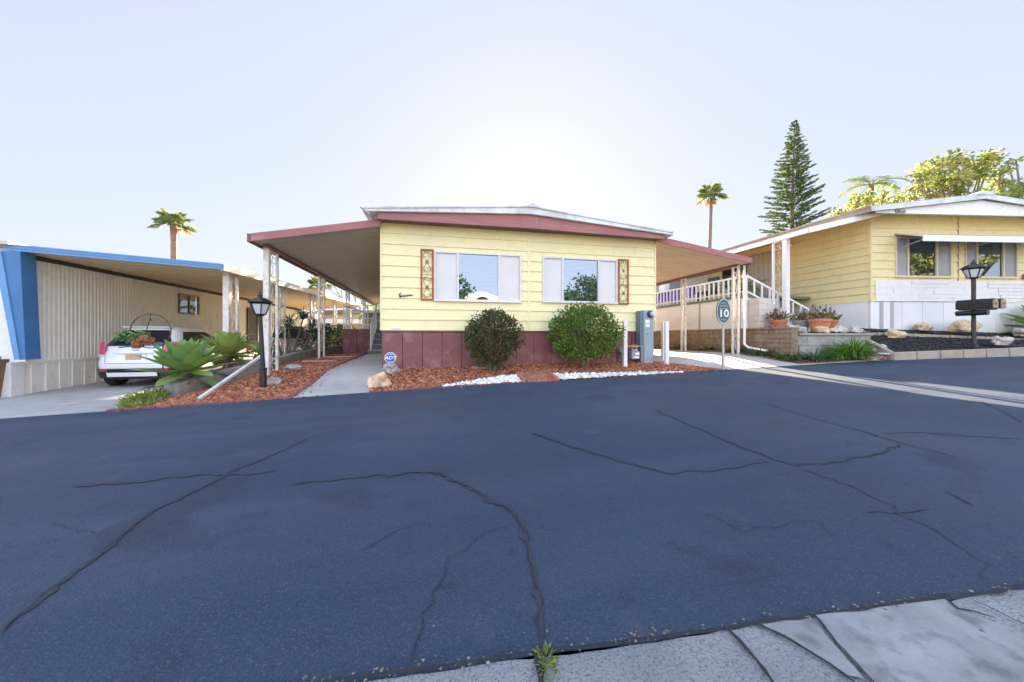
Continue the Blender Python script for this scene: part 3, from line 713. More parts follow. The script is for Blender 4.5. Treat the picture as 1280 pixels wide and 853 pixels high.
# ------------------------------------------------------------------ deck and steps under the left awning
t = thing('entry_deck', 'mauve fronted entry deck with white railing beside grey steps under the left awning', 'deck', (-2.2, 14.6, -.6))
m = MB()
for a, b in ((-3.22, -2.75), (-2.745, -2.16)): m.box(a + .004, b - .004, 13.5, 13.54, -.72, .27)
m.box(-3.2, -2.18, 13.54, 13.58, -.72, .26); m.build('deck_skirt', MAUVE, t)
m = MB(); m.box(-3.24, -1.10, 13.62, 18, .2, .27); m.box(-2.14, -1.10, 13.56, 18, -.7, .1); m.build('deck_floor', CONC, t)
m = MB()
for k in range(5): m.box(-2.14, -1.09, 12.3 + .26 * k, 13.56, -.62 + .18 * k + (.0 if k else -.15), -.44 + .18 * k)
st = m.build('steps', mat('dark grey step', (.16, .165, .17), (.12, .125, .13), scale=6, rough=.8), t)
m = MB()
for k in range(5): m.box(-2.15, -1.09, 12.285 + .26 * k, 12.33 + .26 * k, -.46 + .18 * k, -.435 + .18 * k)
m.build('step_nosing', CONC, st)
m = MB()
for z in (.42, .66, .88, 1.12): m.bar((-3.2, 13.6, z), (-2.1, 13.6, z), .03, .035)
x = -3.2
while x < -2.0: m.bar((x, 13.6, .27), (x, 13.6, 1.12), .03, .03); x += .27
m.bar((-3.2, 13.6, 1.12), (-3.2, 17.6, 1.12), .04, .04)
m.build('railing', WHITE, t)
m = MB(); m.tube([(-2.08, 12.35, -.6), (-2.08, 12.35, .35), (-2.08, 13.6, 1.2), (-2.08, 13.9, 1.25)], .022, 6); m.tube([(-2.08, 12.35, .1), (-2.08, 13.6, .95)], .016, 6)
for k in range(1, 7): m.tube([(-2.08, 12.35 + .19 * k, -.5 + .13 * k), (-2.08, 12.35 + .19 * k, .35 + .13 * k)], .012, 5)
m.build('handrail', WHITE, t)
t = thing('privacy_screen', 'grey brown patterned block screen standing behind the white deck railing', 'screen', (-2.3, 18.5, -.6))
m = MB()
for i in range(12):
    for k in range(9): m.box(-3.45 + .2 * i + .008, -3.45 + .2 * i + .192, 18.4 + .02 * ((i + k) % 2), 18.5, -.6 + .2 * k + .008, -.6 + .2 * k + .192)
m.build('screen_block', mat('taupe screen block', (.34, .30, .26), (.26, .22, .19), scale=5, rough=.9, island=.3), t)
m = MB(); m.box(-3.5, -1.05, 18.38, 18.52, 1.2, 1.28); m.build('screen_cap', WHITE, t)

# ------------------------------------------------------------------ block retaining wall, left
m = MB(); y = 7.3; pts = []
while y < 18: pts.append((wall_x(y), y)); y += .4
def wtop(y): return interp([(7.3, -.815), (9.2, -.56), (11, -.44), (15, -.33), (30, -.2)], y)
for (xa, ya), (xb, yb) in zip(pts, pts[1:]):
    m2 = []
    for x, yy in ((xa, ya + .003), (xb, yb - .003)):
        m2 += [(x - .22, yy, -1.5), (x, yy, -1.5), (x, yy, wtop(yy)), (x - .22, yy, wtop(yy))]
    m.add(m2, [(0, 1, 2, 3), (7, 6, 5, 4), (1, 5, 6, 2), (3, 2, 6, 7), (0, 3, 7, 4)])
o = m.build('retaining_wall', CMU, bevel=.006); tag(o, 'grey concrete block retaining wall running back beside the left lava bed', 'wall')
struct(sheet('planter_soil', 0, 0, 7.5, 18, lambda x, y: wtop(y) - .1 - .15 * min(1, max(0, (wall_x(y) - x - .4))), SOIL, 6, 30, 0, lambda y: wall_x(y) - .85 - .4 * min(1, (y - 7.5)), lambda y: wall_x(y) - .12))
a = on(249, 501, left_bed_z); b = on(329, 466, left_bed_z)
m = MB(); m.bar((a.x, a.y, a.z + .03), (-3.42, 8.02, -.38), .055, .05)
tag(m.build('drain_pipe', WHITEP, bevel=.01), 'white drain pipe lying diagonally from the post down the left lava bed', 'pipe')
for (px, py, r, lab, mm) in ((425, 481, .0, None, None),):
    pass
def rock(px, py, fn, rx, ry, rz, mm, label, seed, group=None, rough=.28):
    p = on(px, py, fn) if callable(fn) else Vector(fn)
    b = MB(); b.rock((p.x, p.y, p.z + rz * .45), rx, ry, rz, seed, 3, rough)
    return tag(b.build('rock', mm, smooth=False), label, 'rock', group)
rock(343, 481, left_bed_z, .12, .10, .10, STONE_G, 'small grey rock at the foot of the left black lamp post', 3)
rock(367, 462, left_bed_z, .17, .12, .07, STONE_G, 'flat grey rock lying in the lava bed near the white awning post', 5)
m = MB(); p = on(402, 453, left_bed_z); m.bar((p.x - .45, p.y, p.z + .03), (p.x + .35, p.y + .05, p.z + .03), .09, .03)
tag(m.build('splash_board', mat('pale pink board', (.50, .36, .31), rough=.8), bevel=.006), 'thin pale board lying flat on the lava bed, nearer the street', 'board')
m = MB(); p = on(425, 447.5, left_bed_z); m.bar((p.x - .45, p.y, p.z + .03), (p.x + .45, p.y + .05, p.z + .03), .09, .03)
tag(m.build('splash_board', MATS['pale pink board'], bevel=.006), 'thin pale board lying flat on the lava bed, nearer the deck', 'board')

# ------------------------------------------------------------------ lamp posts
def lantern(t, x, y, z, s=1.0):
    l = MB(); l.lathe((x, y, z), [(.05 * s, -.02), (.065 * s, .0), (.065 * s, .02)], 12)
    R0_, R1_, H_ = .085 * s, .15 * s, .19 * s
    for k in range(6):
        a = k * PI / 3; ca, sa = math.cos(a), math.sin(a)
        l.bar((x + R0_ * ca, y + R0_ * sa, z + .01), (x + R1_ * ca, y + R1_ * sa, z + H_), .016, .016)
    l.lathe((x, y, z), [(R0_ * .9, .0), (R0_ * 1.05, .0), (R0_ * 1.1, .018), (R0_ * .9, .018)], 6)
    l.lathe((x, y, z + H_ - .01), [(R1_ * 1.0, 0), (R1_ * 1.08, .01), (R1_ * 1.0, .022)], 6)
    lo = l.build('lantern', BLACKM, t)
    r = MB(); r.lathe((x, y, z + H_ + .012), [(R1_ * 1.1, 0), (.195 * s, .004), (.20 * s, .014), (.11 * s, .075 * s), (.07 * s, .09 * s), (.04 * s, .095 * s), (.034 * s, .12 * s), (.05 * s, .125 * s), (.018 * s, .15 * s), (.014 * s, .18 * s), (.004, .20 * s)], 6)
    r.build('lantern_roof', BLACKM, lo)
    g_ = MB(); g_.lathe((x, y, z + .02), [(R0_ * .93, 0), (R1_ * .95, H_ - .03)], 6); g_.build('lantern_glass', LAMPG, lo)
p = on(329, 485, left_bed_z)
zt = at_y(322, 394, p.y).z
t = thing('lamp_post', 'black six sided lantern on a black post standing in the left lava bed', 'street lamp', (p.x, p.y, p.z), 'garden lamp posts')
m = MB(); m.lathe((p.x, p.y, p.z), [(.055, -.05), (.055, .32), (.06, .33), (.06, .35), (.034, .36)], 14); m.tube([(p.x, p.y, p.z + .33), (p.x - .05, p.y, zt)], .034, 12)
m.build('post', BLACKM, t)
lantern(t, p.x - .05, p.y, zt, 1.05)

# ------------------------------------------------------------------ LEFT HOME (white ribbed, blue trim)
LX, LY = -8.7, 9.71
lh = thing('mobile_home', 'white ribbed mobile home with blue fin and carport at the left edge', 'house', (LX - 3, LY, -1.25), 'mobile homes along the street')
def ribs(m, y0, y1, z0, z1, x, step=.1, d=.012, zf=None):
    y = y0
    while y < y1:
        for a, b, oa, ob in ((0, .35, d, d), (.35, .5, d, 0), (.5, .85, 0, 0), (.85, 1, 0, d)):
            ya, yb = y + a * step, y + b * step
            m.add([(x + oa, ya, z0), (x + ob, yb, z0), (x + ob, yb, z1), (x + oa, ya, z1)], [(0, 1, 2, 3)])
        y += step
m = MB(); ribs(m, LY, 14.35, -.54, 1.86, LX); m.build('wall', RIBW, lh)
m = MB()
for ya, yb, za, zb in ((14.35, 15.42, -.54, .80), (14.35, 15.42, 1.52, 1.86), (15.42, 18.9, -.54, 1.86), (18.9, 19.75, 1.35, 1.86), (19.75, 30, -.54, 1.86)): ribs(m, ya, yb, za, zb, LX)
m.build('rear_wall', RIBW, lh)
m = MB(); siding(m, (LX - 7, LY, 0), (1, 0, 0), (0, -1, 0), 7, -.54, 1.9, 10, (), .006); m.build('front_wall', WHITE, lh)
m = MB(); y = LY
while y < 25:
    z = -1.45 + .028 * (y - 9.8); m.box(LX - .02, LX + .014, y + .03, y + .3, z, -.56); m.box(LX - .02, LX + .03, y + .1, y + .135, z, -.56); y += .3
m.box(LX - .03, LX + .05, LY - .01, 25, -.585, -.53)
x = LX - 6
while x < LX: m.box(x + .006, x + .3, LY - .015, LY + .02, -1.5, -.56); x += .3
m.box(LX - 6, LX + .04, LY - .03, LY + .02, -.585, -.53); m.build('skirting', RIBW, lh)
m = MB(); m.box(LX - .02, LX + .05, LY + .1, 30, 1.70, 1.80); m.build('wall_beam', DARK, lh)
def zc(x, y): return lerp(1.80, lerp(1.56, 1.90, (y - 9.4) / 12), (x - LX) / 3.85)
m = MB(); m.grid(lambda u, v: (lerp(LX, -4.86, u), lerp(9.42, 26, v), zc(lerp(LX, -4.86, u), lerp(9.42, 26, v))), 8, 20)
m.grid(lambda u, v: (lerp(LX, -4.86, u), lerp(26, 9.42, v), zc(lerp(LX, -4.86, u), lerp(26, 9.42, v)) + .12), 8, 20)
for k in range(1, 40): y = 9.42 + .4 * k; m.bar((LX + .05, y, zc(LX, y) - .006), (-4.9, y, zc(-4.86, y) - .006), .02, .012)
cp = m.build('carport_roof', CREAM, lh)
m = MB(); v = [(LX - .05, 9.38, 1.80), (-4.82, 9.38, 1.555), (-4.82, 9.38, 1.685), (LX - .05, 9.38, 1.93)]
m.add(v + [(a, b + .03, c) for a, b, c in v], [(0, 1, 2, 3), (7, 6, 5, 4), (0, 4, 5, 1), (1, 5, 6, 2), (2, 6, 7, 3), (3, 7, 4, 0)])
m.bar((LX - .05, 9.37, 1.918), (-4.82, 9.37, 1.672), .012, .03); m.bar((LX - .05, 9.37, 1.86), (-4.82, 9.37, 1.615), .012, .012); m.build('carport_fascia', LBLUE, cp)
m = MB(); v = [(-4.86, 9.41, zc(-4.86, 9.4) - .03), (-4.78, 9.41, zc(-4.86, 9.4) - .03), (-4.78, 26, zc(-4.86, 26) - .03), (-4.86, 26, zc(-4.86, 26) - .03)]
m.add(v + [(a, b, c + .16) for a, b, c in v], [(0, 3, 2, 1), (4, 5, 6, 7), (0, 1, 5, 4), (1, 2, 6, 5), (2, 3, 7, 6), (3, 0, 4, 7)]); m.build('carport_gutter', mat('cream gutter', (.62, .55, .45), (.55, .48, .39), scale=4, rough=.5), cp)
for yy, wa in ((9.95, .13), (12.9, .07), (15.9, .07), (19.3, .07), (22.5, .07)): scroll_post(lh, -5.0, yy, -1.2 + .03 * (yy - 9.8), zc(-4.9, yy) - .0, .44, wa, .055)
m = MB()
P = [at_y(0, 314, 9.36), at_y(25, 314, 9.36), at_y(32, 450, 9.36), at_y(24, 450, 9.36)]
m.prism(P, (0, 1, 0), .3); fin = m.build('fin', BLUE, lh, bevel=.008)
m = MB(); Q = [at_y(-9, 314, 9.34), at_y(1, 314, 9.34), at_y(24.5, 450, 9.34), at_y(17.5, 450, 9.34)]; m.prism(Q, (0, 1, 0), .33); m.build('fin_edge', LBLUE, fin)
m = MB(); m.box(LX - .2, LX + .045, 9.40, 9.66, -1.5, -.54); m.build('fin_base', WHITE, fin, bevel=.01)
m = MB(); m.add([(LX + .1, 9.3, 1.90), (LX - 8, 9.3, 2.6), (LX - 8, 30, 2.6), (LX + .1, 30, 1.90), (LX + .1, 9.3, 1.97), (LX - 8, 9.3, 2.69), (LX - 8, 30, 2.69), (LX + .1, 30, 1.97)],
    [(0, 1, 2, 3), (7, 6, 5, 4), (0, 4, 5, 1), (0, 3, 7, 4), (1, 5, 6, 2), (2, 6, 7, 3)]); m.build('roof', mat('cream roof sheet', (.66, .58, .47), (.58, .50, .40), scale=3, rough=.5), lh)
def side_window(y0, y1, z0, z1, frame_m, curtain=True, parent=lh):
    m = MB(); frame_bars(m, (LX, 0, 0), (0, 1, 0), (1, 0, 0), y0, y1, z0, z1, .045, .05, .0); ym = (y0 + y1) / 2; m.box(LX, LX + .05, ym - .02, ym + .02, z0, z1)
    w = m.build('window', frame_m, parent)
    m = MB(); quad_on(m, (LX, 0, 0), (0, 1, 0), (1, 0, 0), y0 + .03, y1 - .03, z0 + .03, z1 - .03, .02); m.build('pane', GLASSD, w)
    m = MB()
    if curtain:
        for k in range(6): m.bar((LX - .03, ym + .08 + .06 * k, z0), (LX - .03, ym + .08 + .06 * k, z1), .05, .02)
        m.build('curtain', mat('cream curtain', (.55, .46, .30), rough=.8), w)
    m = MB(); m.box(LX - .12, LX - .08, y0, y1, z0, z1); m.build('window_recess', INT, w)
side_window(14.36, 15.41, .81, 1.51, DALU)
# dark screen door and the narrow white trimmed window further back
m = MB(); m.box(LX, LX + .06, 18.9, 19.75, -.72, 1.35); d = m.build('door', DOORD, lh)
m = MB(); frame_bars(m, (LX, 0, 0), (0, 1, 0), (1, 0, 0), 18.86, 19.79, -.74, 1.39, .05, .03, .06); m.box(LX + .06, LX + .075, 18.95, 19.7, .1, .16); m.build('door_frame', DALU, d)
m = MB(); m.box(LX + .0, LX + .05, 21.6, 22.2, .2, 1.3); d = m.build('door', DOORD, lh); m = MB(); frame_bars(m, (LX, 0, 0), (0, 1, 0), (1, 0, 0), 21.55, 22.25, .15, 1.35, .06, .03, .05); m.build('door_frame', WHITE, d)
m = MB(); m.box(LX + .01, LX + .06, 17.9, 18.0, .35, .55); m.build('mail_slot', BRASS, lh)
m = MB(); frame_bars(m, (LX, 0, 0), (0, 1, 0), (1, 0, 0), 27.2, 28.3, .3, 1.35, .08, .05, .0); w = m.build('window', WHITE, lh); m = MB(); quad_on(m, (LX, 0, 0), (0, 1, 0), (1, 0, 0), 27.25, 28.25, .35, 1.3, .02); m.build('pane', CARG, w)
# neighbour's wooden planter at the very left
t = thing('wooden_planter', 'weathered brown wooden planter box with green shoots at the left edge', 'planter', (-10.2, 9.1, -1.35))
p1 = at_y(11, 449, 9.45); p0 = Vector((at_y(3, 490, 9.45).x - .36, 0, 0))
m = MB(); m.prism([(p0.x - .3, 9.05, -1.4), (p0.x + .36, 9.05, -1.4), (p1.x + .02, 9.05, p1.z), (p0.x - .3, 9.05, p1.z)], (0, 1, 0), .4)
for k in range(1, 4): z = -1.4 + .22 * k; m.box(p0.x - .31, p0.x + .38 + .06 * k, 9.035, 9.05, z, z + .012)
m.build('planter_box', WOOD, t, bevel=.008)
m = MB()
for _ in range(120): m.leaf((p0.x + rnd(-.25, .4), rnd(9.0, 9.4), p1.z - .12 + rnd(0, .1)), (rnd(-1, 1), rnd(-1, .4), rnd(.1, 1)), .05, .13)
m.build('foliage', SHRUB2, t)

# ------------------------------------------------------------------ cars
def make_car(label, x, y, z, paint, yaw=0.0, group='cars parked under the left carport'):
    """small hatchback seen from behind; local +Y is forward, origin on the ground at the rear centre"""
    t = thing('parked_car', label, 'car', (0, 0, 0), group)
    def ring(hw, yr, yf, r, z, n=8, tuck=0.0):
        pts = []
        for cx, cy, a0 in ((hw - r, yr + r, -PI / 2), (hw - r * 1.4, yf - r * 1.4, 0), (-hw + r * 1.4, yf - r * 1.4, PI / 2), (-hw + r, yr + r, PI)):
            rr = r if cy == yr + r else r * 1.4
            for i in range(n + 1):
                a = a0 + (PI / 2) * i / n; pts.append((cx + rr * math.cos(a), cy + rr * math.sin(a), z))
        return pts
    def loft(m, rings, cap=True):
        n = len(rings[0]); vs = [p for r in rings for p in r]; fs = []
        for i in range(len(rings) - 1):
            for j in range(n): fs.append((i * n + j, i * n + (j + 1) % n, (i + 1) * n + (j + 1) % n, (i + 1) * n + j))
        if cap: fs.append(tuple((len(rings) - 1) * n + j for j in range(n)))
        m.add(vs, fs)
    m = MB()
    prof = [(.24, .72, .16, 3.40), (.34, .775, .04, 3.52), (.48, .795, .0, 3.60), (.60, .80, -.01, 3.60), (.72, .80, .03, 3.56), (.86, .795, .09, 3.48), (.95, .785, .12, 3.25), (.985, .77, .14, 2.9)]
    loft(m, [ring(w, yr, yf, .26, zz) for zz, w, yr, yf in prof])
    GH = [(.98, .765, .14, 2.75), (1.06, .735, .18, 2.55), (1.18, .69, .26, 2.30), (1.30, .64, .345, 2.05), (1.40, .585, .43, 1.85), (1.455, .535, .50, 1.72), (1.49, .46, .59, 1.6), (1.51, .34, .74, 1.45)]
    loft(m, [ring(w, yr, yf, .26, zz) for zz, w, yr, yf in GH])
    body = m.build('body', paint, t, smooth=True)
    def gh(zz):
        w = interp([(a, b) for a, b, c, d in GH], zz); yr = interp([(a, c) for a, b, c, d in GH], zz); yf = interp([(a, d) for a, b, c, d in GH], zz); return w, yr, yf
    def rear_patch(za, zb, fa, fb, off):
        m = MB()
        def f(u, v):
            zz = lerp(za, zb, v); w, yr, yf = gh(zz); k = lerp(fa, fb, v); xx = lerp(-1, 1, u) * w * k
            e = max(0, abs(xx) - (w - .26)); yy = yr + .26 - math.sqrt(max(0, .0676 - e * e))
            return (xx, yy - off, zz + off * .3)
        return m.grid(f, 20, 6)
    rear_patch(1.0, 1.39, .90, .80, .012).build('rear_window', CARG, t, smooth=True)
    for s in (1, -1):
        m = MB()
        m.grid(lambda u, v: (lambda zz: (lambda w: (s * (w[0] + .006), lerp(max(.42 + .5 * (zz - 1.0), w[1] + .3), min(2.35 - 1.6 * (zz - 1.0), w[2] - .35), u), zz))(gh(zz)))(lerp(1.03, 1.36, v)), 8, 4)
        m.build('side_window', CARG, t)
        m = MB()
        m.grid(lambda u, v: (lambda zz: (lambda xx: (s * xx, .09 + .10 * (zz - .86) + max(0, xx - .58) ** 2 * 2.4 - .02, zz))(lerp(.585 + .05 * abs(v - .5), .80, u)))(lerp(.80, 1.10, v)), 8, 6)
        tl = m.build('tail_light', TAIL, t, smooth=True)
        m = MB(); m.grid(lambda u, v: (s * lerp(.60, .795, u), .075 + (lerp(.60, .795, u) - .58) ** 2 * 2.6 - .02, lerp(.72, .80, v)), 6, 2); m.build('reverse_lens', LAMPG, tl, smooth=True)
        m = MB(); m.grid(lambda u, v: (s * lerp(.50, .70, u), -.012 + max(0, lerp(.50, .70, u) - .54) ** 2 * 2.2, lerp(.40, .455, v)), 4, 2); m.build('reflector', TAILR, t)
    m = MB()
    m.grid(lambda u, v: (lambda xx, zz: (xx, .02 + (.46 - zz) * .3 + max(0, abs(xx) - .54) ** 2 * 2.2 - .035, zz))(lerp(-.79, .79, u), lerp(.23, .46, v)), 24, 3)
    m.build('bumper', CARB, t, smooth=True)
    m = MB(); m.grid(lambda u, v: (lerp(-.5, .5, u), -.02 + (.4 - lerp(.27, .37, v)) * .3 - .02, lerp(.27, .37, v)), 8, 2); m.build('bumper_insert', paint, t)
    m = MB(); m.box(-.25, .25, .03, .055, .66, .80); m.box(-.38, .38, .02, .05, .82, .85); hp = m.build('plate_recess', paint, t, bevel=.01)
    m = MB(); m.box(-.155, .155, .012, .03, .665, .80); m.build('licence_plate', mat('tan licence plate', (.52, .30, .17), (.60, .42, .28), scale=14, rough=.5), hp)
    m = MB(); m.box(-.07, .07, .078, .09, .895, .92); m.build('badge', GALV, t)
    m = MB(); m.tube([(-.56, .09, .98), (-.56, .022, .80), (-.54, -.012, .585), (.54, -.012, .585), (.56, .022, .80), (.56, .09, .98)], .005, 4); m.build('hatch_gap', CARB, t)
    for sx_ in (1, -1):
        m = MB(); m.tube([(sx_ * .80, 1.0, .40), (sx_ * .803, 1.0, .97)], .004, 4); m.build('door_gap', CARB, t)
    m = MB(); m.tube([(-.36, .115, .965), (-.10, .14, 1.0)], .012, 6); m.build('wiper', CARB, t)
    m = MB(); m.box(-.50, .50, .40, .56, 1.455, 1.48); m.build('spoiler', paint, t, bevel=.015)
    for wx in (-.70, .70):
        for wy in (.55, 2.9):
            m = MB(); prof = [(.17, -.09), (.27, -.095), (.29, -.07), (.29, .07), (.27, .095), (.17, .09)]
            b = MB(); b.lathe((0, 0, 0), prof, 24); wv = [(wx + p[2], wy + p[0], .29 + p[1]) for p in b.v]
            w = MB().add(wv, b.f).build('wheel', TYRE, t, smooth=False)
            b = MB(); b.lathe((0, 0, 0), [(.16, -.1), (.17, -.06), (.17, .06), (.16, .1)], 16); MB().add([(wx + p[2], wy + p[0], .29 + p[1]) for p in b.v], b.f).build('rim', GALV, w)
    m = MB(); m.tube([(.42, .25, .25), (.42, .02, .24)], .03, 8); m.box(-.6, .6, .2, 3.3, .19, .26); m.build('exhaust', CARB, t)
    t.location = (x, y, z); t.rotation_euler = (0, 0, yaw)
    return t
make_car('white hatchback with pink red tail lamps parked behind the agave plants', -7.10, 10.2, drive_left_z(-7, 10.6) + .0, CARP)
make_car('silver car with red tail lamp half hidden by dark shrubs further back under the carport', -5.95, 16.0, drive_left_z(-6, 16.5), CARS)

# ------------------------------------------------------------------ plants, left bed
def agave(name, label, c, R, n, mm, seed, dry=True, cat='agave', group='broad leaved agaves', tilt=0.0):
    random.seed(seed)
    t = thing(name, label, cat, c, group)
    m = MB(); c = Vector(c)
    for i in range(n):
        k = i / n; az = i * 2.39996; el = lerp(-.6, 1.42, k ** .55) + rnd(-.1, .1)
        L = R * lerp(1.02, .62, k) * rnd(.9, 1.08); W = R * lerp(.40, .30, k) * rnd(.9, 1.1)
        h = Vector((math.cos(az), math.sin(az), 0)); side = Vector((-h.y, h.x, 0)); up = Vector((0, 0, 1))
        N = 9; rows = []
        bend = rnd(.05, .35) * (1.2 - k)
        pos = c + h * .04 + up * (.16 * R + .16 * R * k); e = el
        for j in range(N + 1):
            s = j / N
            w = W * (.42 + 1.15 * s - 1.05 * s * s if s < .55 else (.42 + 1.15 * .55 - 1.05 * .3025) * (1 - ((s - .55) / .45) ** 1.7)) * 1.25
            d = h * math.cos(e) + up * math.sin(e); nrm = up * math.cos(e) - h * math.sin(e)
            fold = .22 * (1 - .6 * s)
            rows.append([pos - side * w * .5 + nrm * w * fold, pos - side * w * .25 + nrm * w * fold * .3, pos, pos + side * w * .25 + nrm * w * fold * .3, pos + side * w * .5 + nrm * w * fold])
            e = el + bend * math.sin(s * 3) - bend * .9 * s; pos = pos + d * L / N
        vs = [p for r in rows for p in r]
        m.add(vs, [(j * 5 + q, j * 5 + q + 1, (j + 1) * 5 + q + 1, (j + 1) * 5 + q) for j in range(N) for q in range(4)])
    m.build('leaves', mm, t, smooth=True)
    m = MB(); m.tube([c - Vector((0, 0, .25)), c + Vector((0, 0, .3 * R))], [.07, .11], 8)
    m.build('stem', BARK, t)
    if dry:
        m = MB()
        for _ in range(14):
            a = rnd(0, 2 * PI); m.leaf(c + Vector((.05 * math.cos(a), .05 * math.sin(a), .05)), (math.cos(a), math.sin(a), rnd(-.9, -.1)), .07, R * rnd(.35, .6))
        m.build('dry_leaves', DRYLEAF, t)
    return t
agave('agave', 'large green agave overhanging the near end of the block wall', (-4.54, 7.72, -.82), .80, 46, AGAVED, 11)
agave('agave', 'yellow green agave behind the nearest one and in front of the white car side', (-4.48, 8.95, -.56), .72, 44, AGAVE, 12)
agave('agave', 'smaller agave half hidden at the right of the yellow green agave', (-4.25, 10.0, -.55), .48, 26, AGAVE, 13, False)
def tuft(name, label, cat, c, n, L, W, mm, seed, group=None, spread=.12, erect=.75, parent=None):
    random.seed(seed); m = MB(); c = Vector(c)
    for _ in range(n):
        a = rnd(0, 2 * PI); h = Vector((math.cos(a), math.sin(a), 0)); side = Vector((-h.y, h.x, 0))
        p = c + h * rnd(0, spread) ; e = rnd(erect - .35, erect + .6); l = L * rnd(.6, 1.1); N = 5; rows = []
        drop = rnd(.15, .38)
        for j in range(N + 1):
            s = j / N; w = W * (1 - s ** 2) * .5 + .0015
            rows += [p - side * w, p + side * w]
            p = p + (h * math.cos(e) + Vector((0, 0, 1)) * math.sin(e)) * l / N; e -= drop * (1.6 - erect * .6)
        m.add(rows, [(2 * j, 2 * j + 1, 2 * j + 3, 2 * j + 2) for j in range(N)])
    if parent is not None or name is None: return m
    o = m.build(name, mm); return tag(o, label, cat, group)
# spiky dracaena clump and dark hedge behind the wall
t = thing('spiky_shrub', 'dark spiky leaved shrub leaning over the block wall behind the white posts', 'shrub', (-4.1, 11.2, -.5))
mm = MB(); st = MB()
for k, (dx, dy, h) in enumerate(((0, 0, .75), (.15, .5, 1.05), (-.25, .9, .9), (.1, 1.5, .8), (-.1, -.4, .45), (.2, 1.1, .6), (.25, .1, 1.0), (.1, 2.1, .6))):
    top = Vector((-4.05 + dx * 1.3, 11.1 + dy, -.5 + h)); st.tube([(-4.15 + dx * .4, 11.2 + dy * .6, -.6), top], [.03, .02], 6)
    q = tuft(None, None, None, top, 70, .52, .032, None, 40 + k, spread=.03, erect=.65); mm.add(q.v, q.f)
mm.build('foliage', mat('grey green spiky leaf', (.10, .16, .10), (.07, .12, .06), scale=3, rough=.5, island=.4, trans=.15), t); st.build('stem', BARK, t)
def leaf_cloud(m, c, r, n, w, l, shell=.55, zs=1.0, droop=0.0):
    c = Vector(c)
    for _ in range(n):
        d = Vector((random.gauss(0, 1), random.gauss(0, 1), random.gauss(0, 1))).normalized()
        k = (shell + (1 - shell) * random.random() ** .5) * (1 + .16 * noise.noise(d * 2.4 + c))
        p = c + Vector((d.x * r * k, d.y * r * k, d.z * r * k * zs))
        dd = d + Vector((rnd(-.8, .8), rnd(-.8, .8), rnd(-.6, .8) - droop))
        m.leaf(p, dd, w * rnd(.7, 1.3), l * rnd(.7, 1.3))
def hedge(label, pts, mm, seed, flowers=0, group='shrubs behind the left block wall'):
    random.seed(seed); t = thing('shrub', label, 'shrub', pts[0][:2] + (pts[0][2] - pts[0][3],), group); m = MB(); st = MB()
    for x, y, z, r in pts:
        leaf_cloud(m, (x, y, z), r, int(1500 * r), .035, .075, .35)
        st.tube([(x, y, z - r - .1), (x + .02, y, z + r * .3)], [.02, .008], 5)
    m.build('foliage', mm, t); st.build('stem', BARK, t)
    if flowers:
        f = MB()
        for _ in range(flowers):
            x, y, z, r = random.choice(pts); a = rnd(0, 2 * PI); f.rock((x + r * .8 * math.cos(a), y - r * .7, z + rnd(0, r)), .03, .03, .025, 1, 1, .2)
        f.build('flower', PUREW, t)
hedge('low dark shrub between the spiky shrub and the awning post', [(-3.95, 12.6, -.2, .42), (-4.0, 13.3, -.15, .45)], DARKLEAF, 21)
hedge('dark green shrub dotted with white flowers next to the mauve deck', [(-3.95, 14.2, -.1, .45), (-3.9, 15.0, -.05, .5), (-3.95, 15.9, 0, .5), (-3.9, 16.9, .05, .5)], DARKLEAF, 22, 10)
# weeds spilling onto the asphalt at the corner
random.seed(5); m = MB()
for _ in range(3200):
    y = rnd(6.2, 7.7); x = rnd(-5.3, -4.1)
    if (x + 4.36 + .42 * (y - 6.3)) ** 2 / .06 + (y - 6.85) ** 2 / .6 > 1.0 + rnd(-.4, .4): continue
    z = ze(x) + .01; m.leaf((x, y, z + rnd(0, .10) * (1 if y > 6.6 else .4)), (rnd(-1, 1), rnd(-1, .6), rnd(.0, 1.2)), .02, rnd(.04, .13))
tag(m.build('weeds', WEED), 'bright green weeds creeping round the near corner of the block wall', 'weeds', None, 'stuff')
random.seed(6); m = MB(); c = on(683, 828, gutz)
for _ in range(120):
    a = rnd(0, 2 * PI); r = rnd(0, .035); m.leaf((c.x + r * math.cos(a) * .7, c.y + r * math.sin(a) * 1.4 - .01, c.z + rnd(0, .012)), (math.cos(a), math.sin(a), rnd(.1, 1)), .006, rnd(.012, .028))
tag(m.build('weeds', WEED), 'tiny weed growing in the joint between asphalt and gutter at the bottom of the picture', 'weeds')
# wire hoop with a hanging basket standing among the agaves
t = thing('wire_hoop', 'thin rusty wire hoop on a stake rising above the white car and agave', 'garden ornament', (-5.25, 8.4, -1.15))
yy = 8.4; c = at_y(188.5, 414, yy); r = (at_y(214, 414, yy) - at_y(163, 414, yy)).x / 2
m = MB(); m.tube([(c.x + r * math.cos(a * PI / 18), yy, c.z + r * math.sin(a * PI / 18)) for a in range(37)], .011, 6)
h = m.build('hoop', mat('dark rusty wire', (.07, .045, .03), rough=.6), t)
m = MB(); m.tube([(c.x, yy, c.z + r), (c.x - .02, yy, c.z + r - .13), (c.x - .09, yy, c.z - .05)], .008, 5); m.rock((c.x, yy, c.z + r - .12), .02, .02, .02, 1, 1); m.build('hook', MATS['dark rusty wire'], t)
m = MB(); m.tube([(c.x + r * .6, yy, c.z - r * .8), (c.x + r * .5, yy + .05, -1.3)], .012, 6); m.build('stake', MATS['dark rusty wire'], t)
t = thing('hanging_basket', 'brown coconut fibre basket of trailing green leaves hanging in the wire hoop', 'hanging basket', (c.x, yy - .02, c.z - .3))
